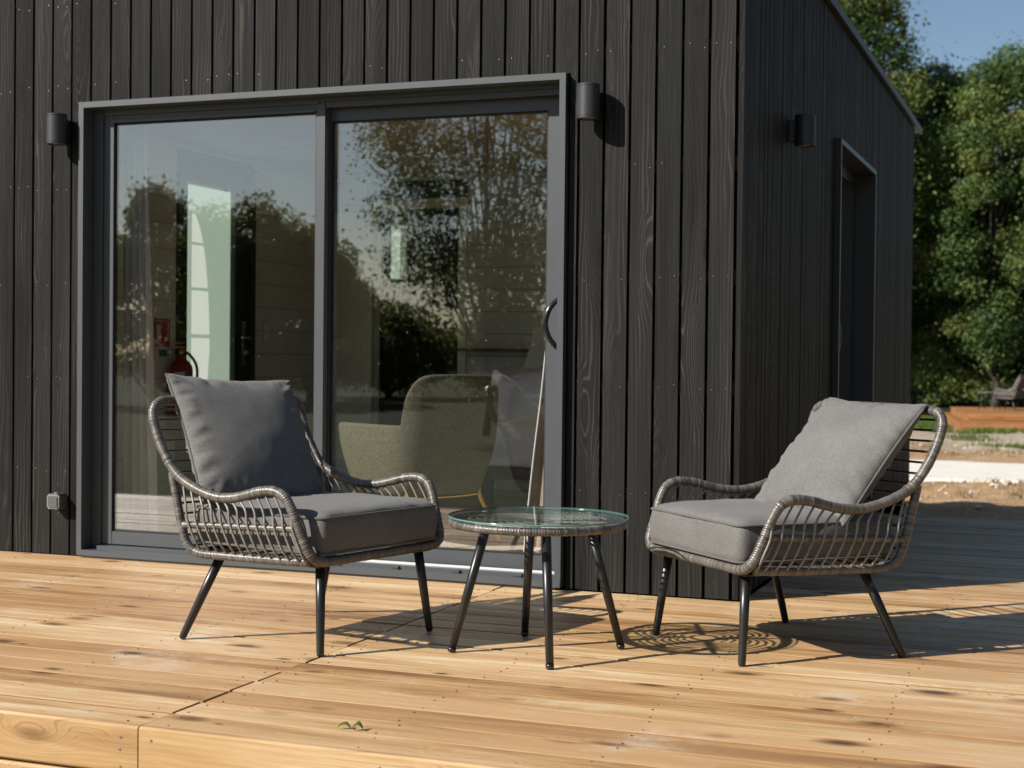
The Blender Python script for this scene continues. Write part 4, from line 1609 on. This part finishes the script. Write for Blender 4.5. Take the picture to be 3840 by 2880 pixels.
# curtains
def curtain(name, x0, x1, yc, z0, z1, amp, waves, m, drift, seed):
    v, f = [], []
    nxx, nz = 90, 26
    for j in range(nz + 1):
        u = j / nz
        for i in range(nxx + 1):
            t = i / nxx
            x = x0 + (x1 - x0) * t + drift * (1 - u) * (t if drift > 0 else 1 - t) + 0.006 * mnoise.noise(Vector((u * 4, t * 3, seed)))
            y_ = yc + amp * math.sin(t * waves * 2 * math.pi + 0.8 * math.sin(u * 3 + seed)) * (0.6 + 0.4 * (1 - u))
            v.append((x, y_, z0 + (z1 - z0) * u))
    for j in range(nz):
        for i in range(nxx):
            a = j * (nxx + 1) + i
            f.append((a, a + 1, a + nxx + 2, a + nxx + 1))
    o = obj(name, mesh(name, v, f, True), m)
    md = o.modifiers.new('solid', 'SOLIDIFY')
    md.thickness = 0.0015
    return o


c1 = curtain('curtain', -3.12, -2.99, 0.265, 0.05, 2.22, 0.030, 4, 'curtain', 0.07, 1)
tag(c1, 'pale linen curtain gathered at the left end of the sliding door', 'curtain', 'curtains')
c2 = curtain('curtain', -0.795, -0.60, 0.262, 0.05, 2.22, 0.022, 5, 'taupe', -0.215, 4)
tag(c2, 'taupe curtain with a pale edge at the right end of the sliding door', 'curtain', 'curtains')
v, f = [], []
for j in range(27):
    u = j / 26
    x = -0.795 - 0.215 * (1 - u) + 0.006 * mnoise.noise(Vector((u * 4, 0, 4)))
    v += [(x, 0.256 + 0.022 * math.sin(0.8 * math.sin(u * 3 + 4)) * (0.6 + 0.4 * (1 - u)), 0.05 + 2.17 * u)]
vv, fc = tube_vf([Vector(p) for p in v], 0.004, 6)
obj('hem', mesh('hem', vv, fc, True), 'linen', c2)
# rug, pouf
rv, rf = [], []
n = 48
for r_, z in ((0.0, 0.010), (0.80, 0.010), (0.815, 0.004), (0.818, 0.0008)):
    rv += [(r_ * 1.1 * math.cos(2 * math.pi * k / n), r_ * 0.8 * math.sin(2 * math.pi * k / n), z) for k in range(n)]
rf = [(i * n + k, i * n + (k + 1) % n, (i + 1) * n + (k + 1) % n, (i + 1) * n + k) for i in range(3) for k in range(n)]
rug = obj('rug', mesh('rug', rv, rf), 'rug', None, (-1.55, 0.98, FLZ))
tag(rug, 'round woven beige rug under the olive armchair', 'rug')
pf_ = []
n = 32
prof = [(0.0, 0.0), (0.15, 0.0), (0.215, 0.05), (0.235, 0.16), (0.215, 0.27), (0.15, 0.33), (0.05, 0.345), (0, 0.345)]
v = [(r_ * (1 + 0.03 * math.sin(8 * 2 * math.pi * k / n)) * math.cos(2 * math.pi * k / n), r_ * (1 + 0.03 * math.sin(8 * 2 * math.pi * k / n)) * math.sin(2 * math.pi * k / n), z) for r_, z in prof for k in range(n)]
f = [(i * n + k, i * n + (k + 1) % n, (i + 1) * n + (k + 1) % n, (i + 1) * n + k) for i in range(len(prof) - 1) for k in range(n)]
po = obj('pouf', mesh('pouf', v, f, True), 'pouf', None, (-2.62, 1.75, FLZ))
tag(po, 'round blue grey pouf half hidden behind the olive armchair', 'pouf')

# ------------------------------------------------------------------ far deck, its chair and table
FZ = -0.19
fd = MB()
fd.box(0.0, 9.0, 0.0, 6.0, -0.40, -0.0300)
fd.box(-0.24, 9.0, -0.90, -0.002, -0.40, -0.1835)
fd.box(-0.24, -0.002, 0.0, 6.0, -0.40, -0.1835)
fd = fd.obj('far_deck', 'fardeck', None, (-1.08, 29.4, FZ), (0, 0, R(8.2)))
tag(fd, kind='structure')
for i in range(41):
    obj('plank', plank_mesh(9.02, 0.143, 0.028, 0.004), 'fardeck', fd, (4.49, 0.06 + 0.147 * i, -0.001))
for i in range(6):
    obj('plank', plank_mesh(9.26, 0.143, 0.028, 0.004), 'fardeck', fd, (4.37, -0.84 + 0.148 * i, -0.155))
obj('plank', plank_mesh(5.9, 0.22, 0.028, 0.004), 'fardeck', fd, (-0.12, 3.0, -0.155), (0, 0, R(90)))
for z, yy, a in ((-0.075, -0.012, -0.02), (-0.22, -0.912, -0.26), (-0.335, -0.912, -0.26)):
    obj('fascia_plank', plank_mesh(9.0 - a, 0.108, 0.025, 0.004), 'fardeck', fd, ((9.0 + a) / 2, yy, z), (R(90), 0, 0))
for z, xx, a in ((-0.075, -0.0035, -0.01), (-0.22, -0.2435, -0.9), (-0.335, -0.2435, -0.9)):
    obj('fascia_plank', plank_mesh(6.0 - a, 0.108, 0.025, 0.004), 'fardeck', fd, (xx, (6.0 + a) / 2, z), (R(90), 0, R(-90)))
chairF = copy_tree(chairL)
CF = Vector((-0.33, 33.3, FZ))
chairF.location = CF
chairF.rotation_euler = (0, 0, R(66))
tag(chairF, 'distant grey rattan lounge chair on the far brown deck', 'chair')
c = copy_tree(sc1)
c.location = CF
c.rotation_euler = chairF.rotation_euler
tag(c, 'grey seat cushion in the distant lounge chair', 'cushion', 'seat cushions of the lounge chairs')
bpF = copy_tree(bp1)
th = R(66)
m4 = (Matrix.Rotation(th, 3, 'Z') @ Matrix(((1, 0, 0), (0, -0.50, -0.866), (0, 0.866, -0.50)))).to_4x4()
m4.translation = Matrix.Rotation(th, 3, 'Z') @ Vector((0, -0.24, 0.67)) + CF
bpF.matrix_world = m4
tag(bpF, 'grey pillow standing in the distant lounge chair', 'pillow')
tableF = copy_tree(table)
tableF.location = (-0.86, 33.6, FZ)
tag(tableF, 'distant round side table beside the far lounge chair', 'table')

# ------------------------------------------------------------------ stones in the soil
def ground_z(x, y_):
    z = gz(y_)
    w = min(1, max(0, (y_ - 3) / 1.5)) * min(1, max(0, (34 - y_) / 6)) * min(1, max(0, (x + 9) / 3)) * min(1, max(0, (10 - x) / 3))
    n1 = mnoise.fractal(Vector((x * 0.55, y_ * 0.55, 3.1)), 1.0, 2.0, 4)
    n2 = mnoise.fractal(Vector((x * 3.3, y_ * 3.3, 7.7)), 0.9, 2.1, 4)
    strip = math.exp(-((y_ - 16.6) / 2.7) ** 6)
    z += w * (1 - strip) * (0.10 * n1 + 0.035 * n2)
    z += w * 0.10 * math.exp(-((y_ - 11.2) / 1.5) ** 2) * (0.7 + 0.5 * mnoise.noise(Vector((x * 0.9, 5.5, 0))))
    z += w * 0.10 * math.exp(-((y_ - 20.3) / 0.9) ** 2) * (0.8 + 0.7 * mnoise.noise(Vector((x * 1.4, 9.5, 0))))
    return z - w * strip * 0.06


def rock_mesh(sx, sy, sz, seed):
    v, f = [], []
    n, m_ = 16, 10
    for j in range(m_ + 1):
        ph = math.pi * j / m_
        for i in range(n):
            a = 2 * math.pi * i / n
            d = Vector((math.sin(ph) * math.cos(a), math.sin(ph) * math.sin(a), math.cos(ph)))
            d = Vector([math.copysign(abs(c) ** 0.62, c) for c in d])
            k = 1 + 0.22 * mnoise.fractal(d * 1.6 + Vector((seed, 0, 0)), 1, 2, 3)
            v.append((d.x * sx * k, d.y * sy * k, d.z * sz * k))
    for j in range(m_):
        for i in range(n):
            f.append((j * n + i, (j + 1) * n + i, (j + 1) * n + (i + 1) % n, j * n + (i + 1) % n))
    return mesh('rock', v, f)


for i, (x, y_, sx, sz, lab) in enumerate(((ux(3695, 12.5), 12.5, 0.125, 0.065, 'large blocky pale stone on the soil in front of the white path'),
                                          (ux(3640, 12.3), 12.3, 0.03, 0.03, 'small pale stone left of the large blocky stone'),
                                          (ux(3782, 13.0), 13.0, 0.06, 0.05, 'rounded pale stone right of the large blocky stone'),
                                          (ux(3618, 13.8), 13.8, 0.05, 0.035, 'flat pale stone at the near edge of the white path'),
                                          (ux(3745, 11.6), 11.6, 0.035, 0.03, 'pale stone low in the soil near the shadow edge'))):
    o = obj('rock', rock_mesh(sx, sx * 0.7, sz, i * 3.3), 'rock', None, (x, y_, ground_z(x, y_) + sz * 0.55), (0, 0, 0.4 * i))
    tag(o, lab, 'stone', 'stones in the soil')
# loose clods and pebbles
pb = MB()
rnd = random.Random(77)
for _ in range(900):
    x = rnd.uniform(-1.5, 3.0)
    y_ = rnd.choice((rnd.uniform(5.5, 14.2), rnd.uniform(19.2, 27)))
    s = rnd.choice((0.012, 0.018, 0.025, 0.04)) * rnd.uniform(0.7, 1.3)
    z = ground_z(x, y_)
    k = [Vector((rnd.uniform(.6, 1), 0, 0)), Vector((0, rnd.uniform(.6, 1), 0)), Vector((-rnd.uniform(.6, 1), 0, 0)), Vector((0, -rnd.uniform(.6, 1), 0)), Vector((0, 0, rnd.uniform(.5, .9))), Vector((0, 0, -.5))]
    rot_ = Matrix.Rotation(rnd.uniform(0, 6), 3, 'Z') @ Matrix.Rotation(rnd.uniform(-.5, .5), 3, 'X')
    pb.add([Vector((x, y_, z + s * 0.3)) + rot_ @ (q * s) for q in k], [(0, 1, 4), (1, 2, 4), (2, 3, 4), (3, 0, 4), (1, 0, 5), (2, 1, 5), (3, 2, 5), (0, 3, 5)])
pb = pb.obj('gravel', 'rock')
tag(pb, 'loose pale pebbles and clods scattered over the soil', 'gravel', kind='stuff')


# ------------------------------------------------------------------ vegetation
def blades(name, region, count, h, m, seed, label):
    rnd = random.Random(seed)
    v, f, t = [], [], []
    for _ in range(count):
        x, y_ = region(rnd)
        z = ground_z(x, y_) - 0.01
        hh = h * rnd.uniform(0.5, 1.25)
        a = rnd.uniform(0, math.pi)
        w = hh * 0.07 + 0.003
        lx, ly = rnd.uniform(-.5, .5) * hh, rnd.uniform(-.5, .5) * hh
        b = len(v)
        dx, dy = math.cos(a) * w, math.sin(a) * w
        v += [(x - dx, y_ - dy, z), (x + dx, y_ + dy, z), (x + lx, y_ + ly, z + hh)]
        f.append((b, b + 1, b + 2))
        t += [rnd.random()] * 3
    me = mesh(name, v, f)
    me.attributes.new('tint', 'FLOAT', 'POINT').data.foreach_set('value', t)
    o = obj(name, me, m)
    tag(o, label, 'grass', kind='stuff')
    return o


def reg_far(r_):
    while True:
        x, y_ = r_.uniform(-7, 5), r_.uniform(26.5, 40)
        if x > -1.45 - 0.145 * (y_ - 29) and y_ > 28.35 + 0.14 * (x + 1.2):
            continue
        d = mnoise.noise(Vector((x * 0.9, y_ * 0.6, 2)))
        if y_ < 28.0 and d < 0.05 + (28.0 - y_) * 0.3:
            continue
        return x, y_


blades('grass', reg_far, 26000, 0.13, 'grass', 4, 'bright green grass round the far brown deck')


def reg_tuft(r_):
    c = r_.choice(((ux(3740, 22.6), 22.6, 0.30), (ux(3830, 22.4), 22.4, 0.2), (ux(3620, 25.5), 25.5, 0.3), (ux(3660, 25.2), 25.2, 0.3)))
    return r_.gauss(c[0], c[2]), r_.gauss(c[1], 0.12)


blades('weeds', reg_tuft, 900, 0.09, 'grass', 9, 'sparse green weeds growing in the bare soil')


def reg_dry(r_):
    c = r_.choice((13.9, 19.5, 20.3, 12.4, 11.0))
    x = r_.uniform(-1.5, 3.2)
    while mnoise.noise(Vector((x * 1.9, c, 4))) < 0.0:
        x = r_.uniform(-1.5, 3.2)
    return x, r_.gauss(c, 0.22)


blades('dry_grass', reg_dry, 2200, 0.075, 'straw', 15, 'tufts of dry brown grass along the edges of the white path')


def leaf_cloud(name, centres, count, size, seed, mat, parent, flat=0.5):
    """many small leaf faces spread through clumps; centres: (x,y,z,r)"""
    rnd = random.Random(seed)
    v, f, t = [], [], []
    wts = [c[3] ** 2 for c in centres]
    for c in rnd.choices(centres, wts, k=count):
        while True:
            d = Vector((rnd.uniform(-1, 1), rnd.uniform(-1, 1), rnd.uniform(-1, 1)))
            if 0.05 < d.length < 1:
                break
        k = d.length ** 0.45
        d.normalize()
        if rnd.random() < 0.33:
            k *= 1 + abs(rnd.gauss(0, 0.55))
        p = Vector(c[:3]) + Vector((d.x, d.y, d.z * 0.8)) * c[3] * k
        s = size * rnd.uniform(0.6, 1.35)
        nrm = (d * 0.6 + Vector((rnd.gauss(0, 1), rnd.gauss(0, 1), rnd.gauss(0.5, 1))) * 0.7).normalized()
        a = nrm.orthogonal().normalized()
        a = Matrix.Rotation(rnd.uniform(0, 6.28), 3, nrm) @ a
        b = nrm.cross(a)
        i0 = len(v)
        v += [p - a * s, p + b * s * 0.55 + nrm * s * 0.15, p + a * s, p - b * s * 0.55 + nrm * s * 0.15]
        f.append((i0, i0 + 1, i0 + 2, i0 + 3))
        base = min(1, max(0, rnd.gauss(c[4] if len(c) > 4 else 0.5, 0.18)))
        t += [base] * 4
    me = mesh(name, v, f)
    me.attributes.new('tint', 'FLOAT', 'POINT').data.foreach_set('value', t)
    return obj(name, me, mat, parent)


def tree(name, label, loc, H, rad, trunk_r, crown0, nclump, nleaf, lsize, seed, mat='leaf', group=None, tint=0.5, lean=(0, 0), cl=(0.16, 0.30)):
    rnd = random.Random(seed)
    root = empty(name, loc)
    tag(root, label, 'tree', group)
    centres = []
    for i in range(nclump):
        while True:
            d = Vector((rnd.uniform(-1, 1), rnd.uniform(-1, 1), rnd.uniform(-1, 1)))
            if 0.25 < d.length < 1:
                break
        k = d.length ** rnd.choice((0.3, 0.3, 0.8)) / d.length
        zc = (crown0 + H) / 2
        hz = (H - crown0) / 2
        w = d * k
        taper = 1.0 - 0.35 * max(0, w.z)
        r_ = rad * rnd.uniform(*cl)
        centres.append((w.x * rad * taper + lean[0], w.y * rad * taper + lean[1], zc + w.z * (hz - r_ * 0.5), r_, tint + rnd.gauss(0, 0.19)))
    tr = MB()
    tp = [Vector((0, 0, -0.3)), Vector((0.05 * rad, 0, crown0 * 0.5)), Vector((lean[0] * 0.4, lean[1] * 0.4, crown0)), Vector((lean[0] * 0.8, lean[1] * 0.8, crown0 + (H - crown0) * 0.45)),
          Vector((lean[0], lean[1], H * 0.93))]
    pts = smooth_path(tp, False, 6)
    rr = [trunk_r * (1.15 - 0.98 * i / (len(pts) - 1)) for i in range(len(pts))]
    v, f = tube_vf(pts, rr, 10)
    tr.add(v, f, True)
    for c in rnd.sample(centres, min(len(centres), max(6, nclump // 3))):
        t0 = rnd.uniform(0.30, 0.8)
        p0 = pts[int(t0 * (len(pts) - 1))]
        e = Vector(c[:3])
        mid = p0.lerp(e, 0.5) + Vector((0, 0, -0.05 * (e - p0).length)) + Vector((rnd.gauss(0, .1), rnd.gauss(0, .1), 0)) * rad * 0.4
        v, f = tube_vf(smooth_path([p0, mid, e], False, 4), [trunk_r * 0.33 * (1 - 0.8 * i / 8) for i in range(9)], 6)
        tr.add(v, f, True)
    tr.obj('trunk', 'barktree', root)
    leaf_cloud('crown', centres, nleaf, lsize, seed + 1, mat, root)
    return root


def bush(name, label, loc, rx, h, nleaf, lsize, seed, mat='leaf', tint=0.55, group='bushes beyond the far deck'):
    rnd = random.Random(seed)
    root = empty(name, loc)
    tag(root, label, 'bush', group)
    cs = []
    for i in range(26):
        a = rnd.uniform(0, 6.28)
        q = rnd.uniform(0, 1) ** 0.5
        cs.append((math.cos(a) * rx * q, math.sin(a) * rx * q * 0.7, rnd.uniform(0.15, 1.0) * h * (1.05 - 0.5 * q), rx * rnd.uniform(0.2, 0.34), tint + rnd.gauss(0, .12)))
    st = MB()
    for c in cs[::3]:
        v, f = tube_vf([Vector((c[0] * .2, c[1] * .2, -0.2)), Vector((c[0] * .6, c[1] * .6, c[2] * .5)), Vector(c[:3])], [0.035, 0.022, 0.008], 6)
        st.add(v, f, True)
    st.obj('stems', 'barktree', root)
    leaf_cloud('foliage', cs, nleaf, lsize, seed + 1, mat, root)
    return root


G1 = 'trees beyond the far deck'
zt = gz(40)


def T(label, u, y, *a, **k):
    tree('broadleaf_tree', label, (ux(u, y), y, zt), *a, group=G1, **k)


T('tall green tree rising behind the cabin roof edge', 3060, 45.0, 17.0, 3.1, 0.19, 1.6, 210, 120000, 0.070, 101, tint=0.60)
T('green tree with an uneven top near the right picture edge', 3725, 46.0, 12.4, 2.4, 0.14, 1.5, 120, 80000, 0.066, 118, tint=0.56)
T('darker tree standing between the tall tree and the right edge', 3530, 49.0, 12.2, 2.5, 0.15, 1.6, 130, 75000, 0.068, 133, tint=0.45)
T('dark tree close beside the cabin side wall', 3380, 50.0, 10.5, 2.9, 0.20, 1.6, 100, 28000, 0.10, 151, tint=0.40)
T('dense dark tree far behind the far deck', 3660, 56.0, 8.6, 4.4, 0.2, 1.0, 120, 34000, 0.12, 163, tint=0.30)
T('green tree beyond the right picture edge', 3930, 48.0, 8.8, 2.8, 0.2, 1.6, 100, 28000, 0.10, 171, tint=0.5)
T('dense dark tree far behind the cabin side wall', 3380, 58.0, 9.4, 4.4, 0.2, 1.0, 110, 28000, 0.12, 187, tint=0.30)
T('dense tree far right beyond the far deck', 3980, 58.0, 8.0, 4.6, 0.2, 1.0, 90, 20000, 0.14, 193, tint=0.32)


G3 = 'trees standing off to the right'
for q, (x, y, hh) in enumerate(((15.0, -3.0, 12.5), (16.5, 3.0, 13.5), (15.5, 9.0, 12.0), (17.0, 15.0, 13.0), (16.0, 21.5, 12.0), (15.0, 28.0, 11.5))):
    tree('broadleaf_tree', ('leafy tree off to the right, level with the front of the deck', 'leafy tree off to the right, level with the cabin corner',
                            'leafy tree off to the right, level with the back of the cabin', 'tall leafy tree off to the right, level with the white path',
                            'leafy tree off to the right, between the white path and the far deck', 'smaller leafy tree off to the right, level with the far deck')[q], (x, y, zt), hh, 3.6, 0.2, 0.9, 60, 15000, 0.15, 400 + 7 * q, group=G3, tint=0.5)


def Bu(label, u, y, *a, **k):
    bush('bush', label, (ux(u, y), y, zt), *a, **k)


Bu('light green bush behind the left trunk', 3470, 47.0, 1.5, 2.3, 7000, 0.06, 201, tint=0.75)
Bu('light green bush right of the lit trunk', 3625, 47.2, 1.4, 2.1, 7000, 0.06, 207, tint=0.75)
Bu('green bush behind the distant side table', 3720, 50.2, 1.7, 2.2, 6000, 0.07, 213, tint=0.58)
Bu('green bush behind the distant lounge chair', 3860, 49.5, 1.7, 2.3, 6000, 0.07, 219, tint=0.50)
Bu('low green bush beside the cabin wall end', 3400, 51.5, 1.8, 2.3, 5000, 0.07, 223, tint=0.55)
# trees behind the photographer, seen in the glass
G2 = 'trees mirrored in the glass'


def mx(u, dist):
    """ground position that the glass mirrors at photo column u"""
    a = (u - 1920) / 5600.13
    d = Vector((-0.3556 + 0.9346 * a, -(0.9346 + 0.3556 * a), 0)).normalized()
    return (CAM.x + d.x * dist, -CAM.y + d.y * dist, -0.55)


def MT(label, u, dist, *a, **k):
    tree('garden_tree', label, mx(u, dist), *a, 'leafdark', G2, **k)


MT('big loose tree mirrored in the right glass pane', 1800, 29.0, 12.0, 2.3, 0.075, 1.6, 150, 60000, 0.046, 301, tint=0.6)
MT('rounded tree mirrored at the left of the left pane', 560, 46.0, 6.6, 1.5, 0.12, 0.3, 70, 18000, 0.075, 307, tint=0.5, cl=(0.2, 0.42))
MT('tree mirrored behind the frosted door', 790, 49.0, 6.4, 1.8, 0.14, 0.2, 80, 22000, 0.08, 311, tint=0.6, cl=(0.2, 0.42))
MT('broad tree mirrored left of the middle stile', 960, 50.0, 6.9, 1.9, 0.14, 0.2, 80, 22000, 0.08, 313, tint=0.65, cl=(0.2, 0.42))
MT('low broad tree mirrored behind the middle stile', 1150, 51.0, 6.0, 2.0, 0.14, 0.2, 80, 22000, 0.08, 317, tint=0.65, cl=(0.2, 0.42))
MT('distant hedge tree mirrored behind the armchair', 1440, 56.0, 3.6, 2.4, 0.14, 0.2, 80, 16000, 0.09, 323, tint=0.45, cl=(0.2, 0.42))
MT('distant hedge tree mirrored at the right of the right pane', 1900, 57.0, 3.6, 2.4, 0.14, 0.2, 80, 16000, 0.09, 329, tint=0.45, cl=(0.2, 0.42))
